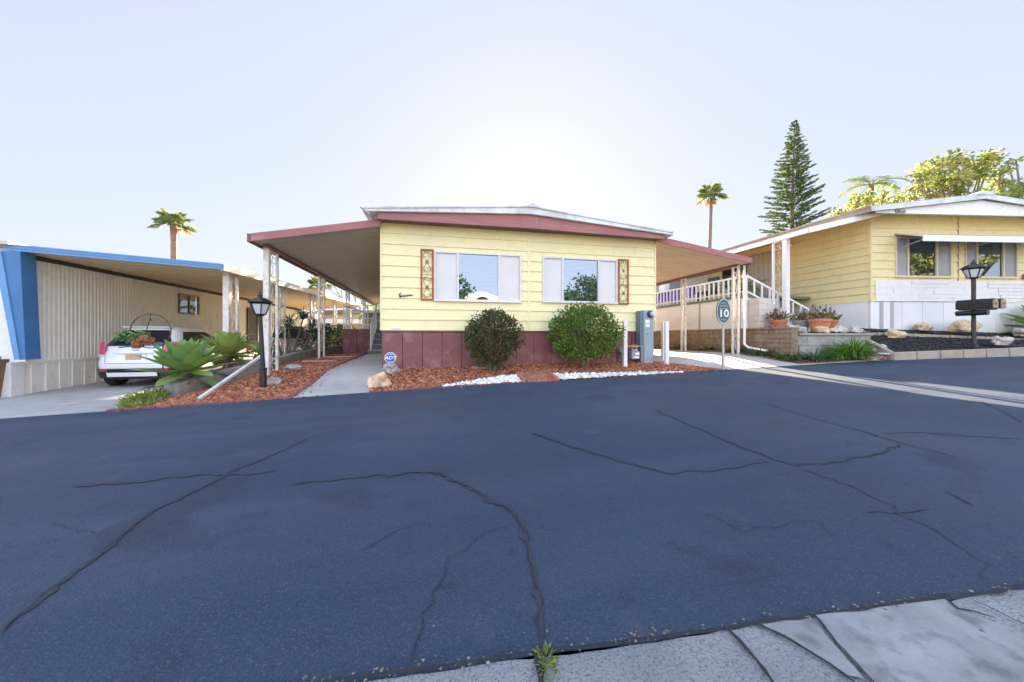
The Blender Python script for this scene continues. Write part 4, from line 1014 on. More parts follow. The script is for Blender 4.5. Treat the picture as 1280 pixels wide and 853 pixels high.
b0 = at_y(182, 425, yy - .02); m = MB(); m.rock((b0.x, b0.y, b0.z), .16, .12, .10, 9, 3, .35, .9); m.rock((b0.x - .12, b0.y - .03, b0.z - .09), .09, .08, .09, 4, 3, .3, .9)
m.build('basket', mat('coconut fibre', (.32, .13, .05), (.22, .08, .03), scale=14, rough=.9, bump=.8, bscale=60), t)
m = MB(); random.seed(8)
for _ in range(150): m.leaf((b0.x + rnd(-.42, .1), b0.y + rnd(-.08, .1), b0.z + rnd(-.02, .16) - .0), (rnd(-1, .3), rnd(-1, .5), rnd(-.8, .6)), .05, rnd(.06, .12))
m.build('foliage', mat('ivy leaf', (.07, .17, .06), (.11, .22, .07), scale=6, rough=.5, island=.4, trans=.15), t)

# ================================================================== FRONT BED of the yellow home
def round_shrub(label, c, rx, rz, n, mm, seed, lw=.03, ll=.055, stems=6, group='round clipped shrubs against the mauve skirting'):
    random.seed(seed); t = thing('round_shrub', label, 'shrub', (c[0], c[1], c[2] - rz - .16), group)
    m = MB(); C = Vector(c)
    for _ in range(n):
        d = Vector((random.gauss(0, 1), random.gauss(0, 1), random.gauss(0, 1))).normalized()
        bulge = 1 + .22 * noise.noise(d * 1.7 + C * 3) + .20 * noise.noise(d * 4.2 + C)
        if noise.noise(d * 3.4 + C * 2) < -.28 and random.random() < .65: continue
        k = (.45 + .55 * random.random() ** .45) * bulge
        if random.random() < .05: k *= rnd(1.02, 1.16)
        p = C + Vector((d.x * rx * k, d.y * rx * .88 * k, d.z * rz * k))
        dd = d + Vector((rnd(-.9, .9), rnd(-.9, .9), rnd(-.5, .9)))
        m.leaf(p, dd, lw * rnd(.7, 1.3), ll * rnd(.6, 1.4))
    m.build('foliage', mm, t)
    m = MB()
    for k in range(stems):
        a = rnd(0, 2 * PI); b = rnd(0, 2 * PI)
        m.tube([(c[0] + .05 * math.cos(a), c[1] + .05 * math.sin(a), c[2] - rz - .18), (c[0] + .16 * math.cos(b), c[1] + .12 * math.sin(b), c[2] - rz * .55), (c[0] + .4 * rx * math.cos(b), c[1] + .3 * rx * math.sin(b), c[2] + .1)], [.02, .015, .006], 6)
    m.build('stem', BARK, t)
    return t
SY = 7.08
a, b = at_y(580, 424, SY), at_y(650, 424, SY); tp, bt = at_y(614, 389, SY), at_y(614, 457, SY)
round_shrub('dull olive green round shrub standing left below the left window', ((a.x + b.x) / 2, SY, (tp.z + bt.z) / 2 + .02), (b.x - a.x) / 2 * .97, (tp.z - bt.z) / 2 * .95, 7200, SHRUB1, 31, .034, .052)
p = on(605, 461, front_bed_z)
m = MB(); m.tube([(p.x + .24 * math.cos(k * PI / 12), p.y + .05 + .2 * math.sin(k * PI / 12), p.z + .025) for k in range(25)], .03, 8)
tag(m.build('edging_ring', mat('pink concrete ring', (.40, .20, .18), rough=.8)), 'low pink concrete ring around the stem of the olive shrub', 'edging')
a, b = at_y(688, 416, SY), at_y(771, 416, SY); tp, bt = at_y(730, 380, SY), at_y(730, 452, SY)
round_shrub('fresh green round shrub, wider of the two, below the right window', ((a.x + b.x) / 2, SY, (tp.z + bt.z) / 2), (b.x - a.x) / 2 * .97, (tp.z - bt.z) / 2 * .97, 8200, SHRUB2, 32, .036, .058, 9)
# small brick edged landing between the two strips of white pebbles
t = thing('brick_landing', 'small landing of red scalloped bricks between two strips of white pebbles', 'brick step', (1.9, 6.4, -.85))
m = MB()
sl = mat('brown landing fill', (.26, .16, .11), (.17, .11, .08), scale=14, rough=.95, bump=.5)
m.grid(lambda u, v: (lerp(1.60, 2.16, u), lerp(EDGE + .02, EDGE + .5, v), front_bed_z(lerp(1.6, 2.16, u), lerp(EDGE, EDGE + .5, v)) + .03), 4, 4); m.build('fill', sl, t)
m = MB()
def scallop(x, y, w=.09, d=.07, rot=False):
    z = front_bed_z(x, y); n = 7; out = [(-w / 2, -.08)] + [(-w / 2 * math.cos(k * PI / n), .035 + .03 * math.sin(k * PI / n)) for k in range(n + 1)] + [(w / 2, -.08)]
    if rot: m.prism([(x, y + q, z + h) for q, h in out], (1, 0, 0), d)
    else: m.prism([(x + q, y, z + h) for q, h in out], (0, 1, 0), d)
for yy in (EDGE - .02, EDGE + .24, EDGE + .48):
    x = 1.62
    while x < 2.14: scallop(x + .045, yy); x += .093
for xx in (1.53, 2.155):
    y = EDGE + .0
    while y < EDGE + .5: scallop(xx, y + .045, rot=True); y += .1
m.build('edging', BRICK, t)
# security sign on a stake, its rock, the orange boulder
p = on(488, 466, front_bed_z); zc_ = at_y(488.5, 447.5, p.y).z
rk = MB(); rk.rock((p.x, p.y, p.z + .06), .17, .12, .13, 17, 3, .35); tag(rk.build('rock', STONE_G, smooth=False), 'grey rock at the foot of the blue octagonal security sign', 'rock')
t = thing('security_sign', 'blue octagonal security sign on a short stake at the left corner of the yellow home', 'sign', (p.x, p.y, p.z))
m = MB(); m.tube([(p.x, p.y + .04, p.z - .05), (p.x + .005, p.y + .02, zc_)], .011, 6); m.build('stake', GALV, t)
m = MB(); R = .115; cy = p.y - .0
def octo(R): return [(p.x + R * math.cos(PI / 8 + k * PI / 4), 0, zc_ + R * math.sin(PI / 8 + k * PI / 4)) for k in range(8)]
m.prism([(x, cy, z) for x, _, z in octo(R)], (0, 1, 0), .008); sg = m.build('sign_border', PUREW, t)
m = MB(); m.prism([(x, cy - .003, z) for x, _, z in octo(R * .9)], (0, 1, 0), .0025); m.build('sign_face', SIGNB, t)
text_mesh('lettering', 'ADT', .09, PUREW, t, (p.x, cy - .006, zc_ - .002), (1, 0, 0), (0, 0, 1), shear=.15, sx=1.2)
m = MB(); m.box(p.x - .06, p.x + .06, cy - .005, cy - .003, zc_ + .062, zc_ + .078); m.box(p.x - .045, p.x + .045, cy - .005, cy - .003, zc_ - .085, zc_ - .073); m.build('small_print', mat('pale blue print', (.35, .55, .75), rough=.5), t)
p = on(470, 488, lambda x, y: ze(x)); m = MB(); m.rock((p.x + .02, p.y + .12, p.z + .1), .18, .14, .17, 23, 3, .38)
tag(m.build('boulder', STONE_O, smooth=False), 'orange and cream rock at the corner where path and asphalt meet', 'rock')

# utility pedestal, gas meter, bollards
UY = 7.38; a, b = at_y(804.5, 388, UY), at_y(817, 388, UY); gz = front_bed_z(4.9, UY)
bp = at_y(810, 451, UY)
t = thing('utility_pedestal', 'tall blue grey steel electric pedestal at the right corner of the yellow home', 'electric pedestal', (a.x + .1, UY, gz))
m = MB(); m.box(a.x, b.x, UY, UY + .2, gz - .15, a.z); m.build('cabinet', UTIL, t, bevel=.006)
m = MB(); m.box(a.x - .075, a.x - .002, UY + .02, UY + .2, gz - .15, a.z - .01); m.build('side_channel', UTILD, t, bevel=.004)
m = MB(); w = b.x - a.x
for z0_, z1_ in ((gz + .1, gz + .40), (gz + .405, gz + .80), (gz + .805, a.z - .03)): m.box(a.x + .012, b.x - .012, UY - .01, UY - .001, z0_, z1_)
m.build('door', UTIL, t, bevel=.003)
m = MB(); c = at_y(813, 393, UY); b2 = MB(); b2.lathe((0, 0, 0), [(.085, 0), (.085, .05), (.07, .055)], 20); MB().add([(c.x + q[0] - .01, UY - .01 - q[2], c.z + q[1]) for q in b2.v], [tuple(reversed(f)) for f in b2.f]).build('meter_socket', BLACKM, t)
b2 = MB(); b2.lathe((0, 0, 0), [(.065, .0), (.065, .09), (.05, .11)], 20); MB().add([(c.x + q[0] + .01, UY - .055 - q[2], c.z + q[1]) for q in b2.v], [tuple(reversed(f)) for f in b2.f]).build('meter_dial', LAMPG, t, smooth=False)
m = MB(); m.box(a.x + .04, a.x + .15, UY - .013, UY - .0105, c.z - .21, c.z - .13); m.box(a.x + .04, a.x + .15, UY - .013, UY - .0105, c.z - .30, c.z - .23); m.build('notice_label', PUREW, t)
m = MB(); m.box(a.x + .08, a.x + .11, UY - .018, UY - .0105, gz + .66, gz + .70); m.build('latch', UTILD, t)
GYm = 7.35; c = at_y(793, 444, GYm)
t = thing('gas_meter', 'grey gas meter with brass coupling beside the electric pedestal', 'gas meter', (c.x, GYm, gz))
m = MB(); m.box(c.x - .10, c.x + .10, GYm - .06, GYm + .08, c.z - .09, c.z + .09); m.lathe((c.x, GYm, c.z + .09), [(.09, 0), (.07, .04), (.03, .05)], 12); m.build('body', mat('grey meter case', (.34, .37, .41), (.28, .31, .35), rough=.5), t, bevel=.015)
m = MB(); m.box(c.x - .02, c.x + .08, GYm - .075, GYm - .061, c.z - .0, c.z + .06); m.box(c.x - .05, c.x + .07, GYm - .07, GYm - .061, c.z - .07, c.z - .03); m.build('dial_plate', PUREW, t)
m = MB(); z = c.z + .2; m.tube([(c.x - .22, GYm + .05, gz - .1), (c.x - .22, GYm + .05, z), (c.x - .08, GYm, z)], .018, 8); m.tube([(c.x + .06, GYm, z), (c.x + .19, GYm, z), (c.x + .19, GYm, gz - .1)], .018, 8); m.build('pipe', GALV, t)
m = MB(); m.box(c.x - .09, c.x + .07, GYm - .03, GYm + .03, z - .03, z + .035); m.tube([(c.x - .06, GYm, z), (c.x - .06, GYm, c.z + .1)], .022, 8); m.tube([(c.x + .05, GYm, z), (c.x + .05, GYm, c.z + .1)], .022, 8); m.build('coupling', BRASS, t, bevel=.005)
q = at_y(776, 439, 7.5); m = MB(); m.rock((q.x, 7.52, q.z), .07, .07, .09, 2, 2, .2, .9); m.tube([(q.x, 7.5, q.z), (q.x, 7.5, gz - .1)], .02, 6); m.build('regulator', UTILD, t)
def bollard(px, ptop, pbase, label):
    p = on(px, pbase, front_bed_z); tz = at_y(px, ptop, p.y).z; m = MB(); w = .042
    m.box(p.x - w, p.x + w, p.y - w, p.y + w, p.z - .1, tz - .012); m.box(p.x - w * .8, p.x + w * .8, p.y - w * .8, p.y + w * .8, tz - .012, tz)
    tag(m.build('bollard', WHITE, bevel=.008), label, 'bollard', 'white square bollards guarding the meters')
bollard(781, 401, 459, 'white square bollard left of the gas meter')
bollard(833, 402, 455.5, 'white square bollard, front one of the pair right of the electric pedestal')
bollard(829.3, 401.5, 450.5, 'white square bollard standing just behind another, right of the electric pedestal')
# oval number sign at the driveway
p = on(904, 462, drive_right_z); zt = at_y(904, 373, p.y).z; zb_ = at_y(904, 405.5, p.y).z
t = thing('number_sign', 'dark teal oval sign with the number 10 on a thin grey pole beside the driveway', 'sign', (p.x, p.y, p.z))
m = MB(); m.tube([(p.x, p.y, p.z - .1), (p.x, p.y, zt + .05)], .022, 8); m.tube([(p.x, p.y, p.z - .1), (p.x, p.y, p.z + .28)], .028, 8); m.build('pole', GALV, t)
zc_ = (zt + zb_) / 2; hh = (zt - zb_) / 2; ww = hh * .5
xd = Vector((.93, -.36, 0)).normalized(); nd = xd.cross(Vector((0, 0, 1)))   # faces the street, slightly turned
def oval(k, off): return [Vector((p.x, p.y, zc_)) + xd * ww * k * math.cos(i * PI / 16) + Vector((0, 0, hh * k * math.sin(i * PI / 16))) + nd * off for i in range(32)]
m = MB(); m.prism(oval(1.0, .024), -nd, .05); m.build('sign_board', SIGNT, t)
m = MB(); A, B = oval(.96, .0265), oval(.91, .0265); m.add(A + B, [(i, (i + 1) % 32, 32 + (i + 1) % 32, 32 + i) for i in range(32)]); m.build('sign_rim', SIGNW, t)
text_mesh('lettering', '10', hh * .78, SIGNW, t, Vector((p.x, p.y, zc_ - hh * .2)) + nd * .027, xd, (0, 0, 1), sx=.95)
m = MB()
for zz, hw, th in ((.62, .32, .09), (.40, .5, .10), (.20, .55, .07), (-.66, .36, .07)):
    k = 9 if hw > .4 else 6
    for i in range(k):
        u = lerp(-hw, hw, (i + .5) / k); q = Vector((p.x, p.y, zc_ + zz * hh)) + nd * .027 + xd * (u * ww * 1.1)
        a_, b_ = rnd(-.5, .5), rnd(.4, 1)
        m.bar(q - Vector((0, 0, th * hh * b_)), q + Vector((0, 0, th * hh * b_)) + xd * .008 * a_, .0035, .006, nd)
        m.bar(q - xd * hw * ww / k * .7, q + xd * hw * ww / k * .6 + Vector((0, 0, th * hh * a_)), .006, .0035, nd)
m.build('small_lettering', mat('dim sign lettering', (.38, .52, .60), rough=.5), t)

# ================================================================== RIGHT HOME, terrace and porch
TH = math.radians(9); RU = Vector((math.cos(TH), -math.sin(TH), 0)); RN = Vector((-math.sin(TH), -math.cos(TH), 0)); R0 = Vector((11.44, 7.2, 0))
def rs(px, py, off=0.0):
    """(distance along the right home's front, height) seen at a bearing"""
    r = ray(px, py); k = (R0 + RN * off).dot(RN) / r.dot(RN); q = r * k; return (q - R0 - RN * off).dot(RU), q.z
def RP(s, o=0.0, z=0.0): q = R0 + RU * s + RN * o; return Vector((q.x, q.y, z))
rh = thing('mobile_home', 'golden yellow mobile home with white stone veneer, white gable and porch at the right', 'house', (14.5, 7, .1), 'mobile homes along the street')
WLEN = 8.3
wa0, wza1 = rs(1118, 297); wa1, wza0 = rs(1188, 345.5); wb0, wzb1 = rs(1205, 303); wb1, wzb0 = rs(1270, 348)
za = (wza0 + wzb0) / 2 - .02; zt_ = wza1
h1 = (wa0, wa1, za, zt_); h2 = (wb0, wb1, za, zt_)
TOPZ = rs(1091, 272)[1]
m = MB(); siding(m, R0, RU, RN, WLEN, .95, TOPZ + .15, 11, (h1, h2)); m.build('wall', YEL2, rh)
m = MB(); siding(m, (11.44, 24, 0), (0, -1, 0), (-1, 0, 0), 16.8, .95, 3.25, 11, (), .03); m.add([(11.44, 24, .1), (20, 24, .1), (20, 24, 3.6), (11.44, 24, 3.6)], [(0, 1, 2, 3)])
e = RP(WLEN); m.add([(e.x, e.y, 0), (20, 24, 0), (20, 24, 3.6), (e.x, e.y, 3.6)], [(0, 1, 2, 3)]); m.build('side_wall', YEL2, rh)
m = MB(); m.box(11.41, 11.47, 7.17, 7.23, .95, 3.2); m.build('corner_trim', YEL2, rh)
ss = rs(1197, 350)[0]; m = MB(); slab_on(m, R0, RU, RN, ss - .012, ss + .012, .95, TOPZ + .05, -.01, .02); m.build('seam_gap', mat('brown seam stain', (.30, .22, .12), rough=.8), rh)
# stone veneer courses
m = MB(); vz = rs(1092, 350.5)[1]; z = .95; k = 0
s_start = rs(1093, 360)[0]
hs = (vz - .95) / 3
for r_ in range(3):
    s = s_start; s -= .55 * (r_ % 2); 
    while s < WLEN:
        L = rnd(.9, 1.25); a_, b_ = max(s, s_start), min(s + L - .012, WLEN)
        nn = 1 if random.random() < .55 else 2
        if b_ > a_ + .02:
            for q in range(nn): slab_on(m, R0, RU, RN, a_, b_, .95 + hs * (r_ + q / nn) + .004, .95 + hs * (r_ + (q + 1) / nn) - .004, -.02, .03 + rnd(0, .02))
        s += L
slab_on(m, R0, RU, RN, s_start, WLEN, .95, vz - .01, -.02, .022); m.build('stone_veneer', VENEER, rh)
m = MB(); s = 0
while s < WLEN: slab_on(m, R0, RU, RN, s, s + .3 - .004, -.6, .945, -.02, .008 + .008 * (int(s / .3) % 2)); s += .3
y = 7.25
while y < 24: m.box(11.425 + .008 * (int(y / .2) % 2), 11.47, y, y + .196, -.4, .945); y += .2
m.build('skirting', WSKIRT, rh)
m = MB()
for px in (1101, 1114): s = rs(px, 390)[0]; slab_on(m, R0, RU, RN, s - .045, s + .045, -.2, .93, .017, .028)
m.box(11.405, 11.42, 8.55, 8.75, .6, .88); m.build('vent_strip', mat('grey vent', (.42, .42, .42), rough=.7), rh)
FRM = mat('cream window frame', (.66, .58, .40), rough=.5); SCR2 = mat('grey sun screen', (.36, .36, .37), (.32, .32, .33), scale=3, rough=.6)
for h, ga_, gb_ in ((h1, 1134, 1170), (h2, 1220, 1253)):
    w = three_part_window(rh, R0, RU, RN, *h, rs(ga_, 330)[0], rs(gb_, 330)[0], FRM, SCR2, GLASSD)
# sloping white window awning
sa, za_ = rs(1117, 293.5); sb = rs(1300, 300)[0]; zf = rs(1165, 297, .62)[1]
m = MB(); v = [RP(sa, .02, za_), RP(sb, .02, za_), RP(sb, .62, zf + .02), RP(sa + .02, .62, zf + .02)]
m.add([tuple(q) for q in v] + [(q.x, q.y, q.z + .03) for q in v], [(0, 1, 2, 3), (7, 6, 5, 4), (0, 4, 5, 1), (1, 5, 6, 2), (2, 6, 7, 3), (3, 7, 4, 0)])
wa_ = m.build('window_awning', WHITEP, rh)
m = MB(); slab_on(m, R0, RU, RN, sa + .02, sb, zf - .10, zf + .055, .62, .645); m.build('awning_valance', WHITE, wa_, bevel=.006)
for s in (sa + .1, rs(1205, 320)[0]): m = MB(); m.tube([RP(s, .01, za + .75), RP(s + .02, .60, zf - .02)], .014, 6); m.build('awning_arm', GALV, wa_)
# gable front and roof
OV = .55
gp_ = [rs(1111, 266.6, OV), rs(1285, 277.0, OV), rs(1285, 264.0, OV), rs(1227, 249.5, OV), rs(1105, 262, OV)]
pk = rs(1227, 249.5, OV); ls = rs(1088, 268, OV); rr = 2 * pk[0] - ls[0]
zlow = rs(1111, 266.6, OV)[1]
m = MB(); m.prism([RP(ls[0] + .15, OV, zlow), RP(rr, OV, zlow - .0), RP(rr, OV, zlow + .08), RP(pk[0], OV, pk[1] - .02), RP(ls[0] + .15, OV, zlow + .1)], -RN, .03)
m.build('gable_board', WHITE, rh, bevel=.004)
m = MB(); v = [RP(ls[0] + .1, OV - .03, zlow + .01), RP(rr, OV - .03, zlow + .01), RP(rr, -.1, TOPZ + .12), RP(-.1, -.1, TOPZ + .12)]; m.add([tuple(q) for q in v], [(0, 1, 2, 3)]); m.build('soffit', YEL2, rh)
m = MB(); zl = zlow + .02; 
for s0_, zz0, s1_, zz1 in ((ls[0] - .05, zl, pk[0], pk[1]), (pk[0], pk[1], rr + .1, zl)):
    v = [RP(s0_, OV + .06, zz0), RP(s1_, OV + .06, zz1)]; back = [Vector((v[1].x, 24, zz1)), Vector((v[0].x, 24, zz0))]
    q = v + back; m.add([tuple(p) for p in q] + [(p.x, p.y, p.z + .13) for p in q], [(0, 1, 2, 3), (7, 6, 5, 4), (0, 4, 5, 1), (1, 5, 6, 2), (2, 6, 7, 3), (3, 7, 4, 0)])
    for k in range(0, 14): t_ = k / 14; a_ = v[0].lerp(v[1], t_); m.bar((a_.x, a_.y + .02, a_.z + .13), (a_.x, 24, a_.z + .13), .05, .045)
roof = m.build('roof', ROOFT, rh)
m = MB(); 
for s0_, zz0, s1_, zz1 in ((ls[0] - .05, zl, pk[0], pk[1]), (pk[0], pk[1], rr + .1, zl)):
    m.bar(RP(s0_, OV + .075, zz0 + .055), RP(s1_, OV + .075, zz1 + .055), .02, .13)
m.build('drip_edge', WHITEP, roof)
m = MB(); c = RP(pk[0], OV + .085, pk[1] + .08); m.prism([c + RU * -.35 + Vector((0, 0, -.03)), c + RU * .35 + Vector((0, 0, -.03)), c + RU * .12 + Vector((0, 0, .1)), c + RU * -.12 + Vector((0, 0, .1))], -RN, 12); m.build('ridge_cap', WHITEP, roof, bevel=.01)
s, z = rs(1127, 263.5, OV + .04); m = MB(); slab_on(m, R0, RU, RN, s - .13, s + .13, z - .035, z + .035, OV + .001, OV + .02); m.build('number_plate', mat('dark grey plate', (.10, .10, .12), rough=.5), rh)
m = MB(); slab_on(m, R0, RU, RN, s - .12, s - .09, z - .025, z + .025, OV + .021, OV + .024); slab_on(m, R0, RU, RN, s - .02, s + .11, z - .015, z + .015, OV + .021, OV + .023); m.build('plate_marking', mat('grey plate marking', (.4, .4, .42), rough=.5), rh)
# side awning: outer eave towards the yellow home
m = MB(); EX, EZ = 9.66, 2.78
v = [(EX, 7.42, EZ), (11.5, 6.85, 3.22), (11.5, 19.6, 3.22), (EX, 19.6, EZ)]
m.add(v + [(a_, b_, c_ + .05) for a_, b_, c_ in v], [(0, 1, 2, 3), (7, 6, 5, 4), (0, 4, 5, 1), (1, 5, 6, 2), (2, 6, 7, 3), (3, 7, 4, 0)])
sw = m.build('side_awning', CREAM, rh)
m = MB(); m.bar((EX - .02, 7.42, EZ + .03), (EX - .02, 19.6, EZ + .03), .05, .13); m.bar((EX - .02, 7.41, EZ + .03), (11.45, 6.83, 3.25), .04, .14); m.build('awning_fascia', WHITE, sw)
m = MB()
y = 7.6
while y < 19.6: m.bar((EX, y, EZ + .085), (11.6, y, 3.30), .07, .05); y += .22
m.build('awning_roofing', ROOFT, sw)
po = scroll_post(rh, 9.72, 8.10, .05, EZ, .38, .13, .055, m=WHITE, scroll_m=RUSTW)
m = MB(); m.tube([(9.70, 8.03, .35), (9.70, 7.95, .28), (9.80, 7.80, .24)], .045, 8); m.build('downspout_foot', WHITE, po)
# door on the side wall and small fittings
m = MB(); m.box(11.38, 11.43, 10.05, 10.95, 1.2, 3.0); d = m.build('door', DOORW, rh, bevel=.004)
m = MB()
for k in range(5): m.tube([(11.365, 10.12 + .19 * k, 1.25), (11.365, 10.12 + .19 * k, 2.95)], .014, 6)
for z in (1.25, 2.0, 2.95): m.tube([(11.365, 10.08, z), (11.365, 10.92, z)], .016, 6)
m.build('door_grille', GALV, d)
m = MB(); m.box(11.395, 11.425, 11.3, 12.2, 1.9, 2.9); w = m.build('window', FRM, rh, bevel=.004); m = MB(); m.box(11.38, 11.394, 11.36, 12.14, 1.96, 2.84); m.build('pane', CARG, w)
m = MB(); m.box(11.28, 11.42, 11.02, 11.14, 2.4, 2.7); m.build('porch_light', BLACKM, rh, bevel=.01)
q = at_x(986, 306, 11.3); m = MB(); m.rock((11.36, q.y, q.z), .06, .06, .06, 1, 2, .1, .9); m.rock((11.28, q.y - .08, q.z - .03), .05, .06, .05, 1, 2, .1, .9); m.build('security_light', PUREW, rh)
q = rs(1279, 346); m = MB(); qq = RP(q[0], .05, q[1]); m.rock((qq.x, qq.y, qq.z), .09, .05, .09, 3, 2, .2, .9); m.build('wall_ornament', TERRA, rh)

# porch
pc = thing('porch', 'white skirted porch with white railing and steps between the driveway and the golden home', 'porch', (10.2, 10, .15))
m = MB(); y = 8.75
while y < 14.5: m.box(9.0, 9.03, y + .003, y + 1.2, .12, 1.16); y += 1.203
m.box(9.03, 10.2, 8.75, 8.78, .12, 1.16); m.build('porch_skirt', WHITE, pc)
m = MB(); m.box(8.995, 9.0, 10.55, 10.63, .12, 1.15); m.box(8.995, 9.0, 8.90, 8.96, .12, 1.15); m.build('skirt_stain', mat('grey brown stain', (.42, .38, .34), rough=.8), pc)
m = MB(); m.box(8.97, 11.40, 8.72, 14.6, 1.165, 1.24); m.build('porch_floor', mat('grey green porch floor', (.16, .20, .16), rough=.8), pc)
m = MB(); y = 8.74
while y < 14.6: m.bar((8.99, y, 1.24), (8.99, y, 1.80), .04, .04); y += .2
m.bar((8.99, 8.72, 1.80), (8.99, 14.6, 1.80), .05, .05, ); m.bar((8.99, 8.72, 1.34), (8.99, 14.6, 1.34), .035, .035)
ra, rb = Vector((9.0, 8.70, 1.80)), Vector((10.75, 8.28, .80))
m.bar(ra, rb, .05, .05); m.bar(ra - Vector((0, 0, .46)), rb - Vector((0, 0, .42)), .035, .035)
for k in range(0, 9): q = ra.lerp(rb, k / 8); m.bar((q.x, q.y, q.z - .46 - (.35 if k in (0, 8) else 0)), (q.x, q.y, q.z), .035, .035)
m.build('railing', WHITE, pc)
m = MB()
for k in range(6): m.box(9.05 + .28 * k, 11.38, 8.32, 8.71, .1, 1.06 - .17 * k) if k == 0 else None
for k in range(6): m.box(9.1, 9.42 + .26 * (5 - k), 8.36, 8.71, .1 + .17 * k, .1 + .17 * (k + 1) - .006)
m = MB()
for k in range(6): m.box(9.08, 9.42 + .26 * (5 - k), 8.36, 8.71, .1 + .17 * k, .1 + .17 * (k + 1) - .006)
m.build('steps', mat('pale porch step', (.66, .62, .57), (.58, .54, .49), scale=5, rough=.8), pc)
t = thing('purple_towel', 'purple towels hanging behind the far part of the white porch railing', 'towel', (9.0, 12, 1.1))
for k, (ya, yb, zb2) in enumerate(((10.9, 11.5, 1.42), (11.6, 12.1, 1.32), (12.3, 12.75, 1.40), (12.9, 13.3, 1.36))):
    m = MB(); m.grid(lambda u, v: (9.03 + .018 * math.sin(u * 17 + k) * (v + .3), lerp(ya, yb, u), lerp(1.835, zb2, v)), 14, 6); m.grid(lambda u, v: (9.09 + .02 * math.sin(u * 15) * v, lerp(ya, yb, u), lerp(1.835, 1.5, v)), 14, 4); m.add([(9.03, ya, 1.835), (9.09, ya, 1.835), (9.09, yb, 1.835), (9.03, yb, 1.835)], [(0, 1, 2, 3)]); m.build('towel', PURPLE, t, smooth=True)
def palm_leafs(m, c, n, L, seed, lw=.02, up=.9, sp=18):
    random.seed(seed); c = Vector(c)
    for i in range(n):
        az = i * 2.4 + rnd(-.2, .2); e = rnd(up - .7, up + .3); h = Vector((math.cos(az), math.sin(az), 0)); p = c.copy(); l = L * rnd(.8, 1.1); pts = []
        for j in range(sp):
            pts.append(p.copy()); p = p + (h * math.cos(e) + Vector((0, 0, 1)) * math.sin(e)) * l / sp; e -= 1.6 / sp
        side = Vector((-h.y, h.x, 0))
        m.tube(pts, [lw * .4 * (1 - .7 * j / sp) for j in range(len(pts))], 4, False)
        for j in range(3, sp):
            f = math.sin(PI * (j / sp) ** .8) * .35 * l
            for sg in (1, -1): m.leaf(pts[j], side * sg + (pts[j] - pts[j - 1]).normalized() * .9 + Vector((0, 0, -.25)), lw, max(.06, f), Vector((0, 0, 1)))
    return m
t = thing('potted_palm', 'feathery bright green palm on the porch behind the white railing', 'potted plant', (9.9, 9.9, 1.24))
m = MB(); m.lathe((9.9, 10.0, 1.245), [(.14, 0), (.2, .3), (.22, .34), (.19, .34)], 14); m.build('pot', mat('green plastic pot', (.05, .14, .06), rough=.5), t)
m = palm_leafs(MB(), (9.9, 10.0, 1.6), 16, 1.05, 61, .022, .8); m.build('fronds', FROND, t)
t = thing('storage_shed', 'white panelled shed standing at the far end of the porch', 'shed', (10.3, 13.6, 1.24))
m = MB(); m.box(9.3, 11.4, 12.9, 14.4, 1.245, 2.65); m.build('wall', WHITE, t, bevel=.01)
m = MB(); m.box(9.28, 9.299, 13.3, 14.0, 1.6, 2.4); m.box(9.5, 10.2, 12.88, 12.899, 1.3, 2.5); m.build('window', mat('grey shed window', (.28, .30, .32), rough=.3), t)
t = thing('patio_chair', 'dark patio chair on the porch behind the railing', 'chair', (9.6, 10.9, 1.24))
m = MB(); m.box(9.4, 9.9, 10.7, 11.2, 1.55, 1.62); m.build('seat', DARK, t); m = MB(); m.box(9.86, 9.92, 10.7, 11.2, 1.62, 2.15); m.build('backrest', DARK, t)
for dx in (9.42, 9.86):
    for dy in (10.72, 11.16): m = MB(); m.box(dx, dx + .04, dy, dy + .04, 1.242, 1.549); m.build('leg', DARK, t)

# terrace ground and its brick wall
def terr_z(x, y): return .12
struct(sheet('terrace', 8.42, 11.44, 6.85, 24, terr_z, mat('grey terrace slab', (.36, .33, .29), (.29, .26, .23), scale=2, rough=.85, bump=.3), 8, 8))
m = MB(); random.seed(9)
for r_ in range(7):
    z0_ = -.62 + .115 * r_; y = 6.72 - .15 * (r_ % 2)
    while y < 15: m.box(8.22 + rnd(0, .015), 8.43, max(y, 6.72) + .004, y + .30 - .004, z0_ + .003, z0_ + .115 - .003); y += .30
m.box(8.26, 8.42, 6.74, 15, -.7, .17); m.box(8.19, 8.45, 6.70, 15, .185, .225)
bw = m.build('brick_wall', BRICKW, bevel=.006); tag(bw, 'low weathered brown brick wall along the right side of the driveway', 'wall')
m = MB(); x = 8.46
while x < 10.7: m.box(x + .003, x + .397, 6.72, 6.86, -.62, -.22); m.box(x + .003 - .15, x + .397 - .15, 6.725, 6.86, -.215, .02 + .0); x += .4
m.box(8.46, 10.75, 6.69, 6.88, .026, .085)
tag(m.build('block_wall', CMU, bevel=.006), 'grey block retaining wall behind the bright green strappy clump', 'wall')
struct(MB().grid(lambda u, v: (lambda x, y: (x, y, drive_right_z(7.9, y) + .02 + .1 * max(0, (x - 8.05))))(lerp(7.90, 8.30, u), lerp(6.3, 14, v)), 4, 20).build('planting_bed', SOIL))
struct(MB().grid(lambda u, v: (lambda x, y: (x, y, ze(x) + .03 + (y - 6.2) * .12))(lerp(7.9, 10.7, u), lerp(6.32, 6.75, v)), 12, 4).build('planting_bed', SOIL))
m = MB(); 
for k in range(26): y = 6.6 + .2 * k; m.box(7.86, 7.94, y, y + .19, drive_right_z(7.9, y) - .1, drive_right_z(7.9, y) + .045)
tag(m.build('brick_edging', MATS['mauve painted brick'], bevel=.006), 'dark red brick edging along the planting bed right of the driveway', 'edging', 'painted edging bricks')
m = MB()
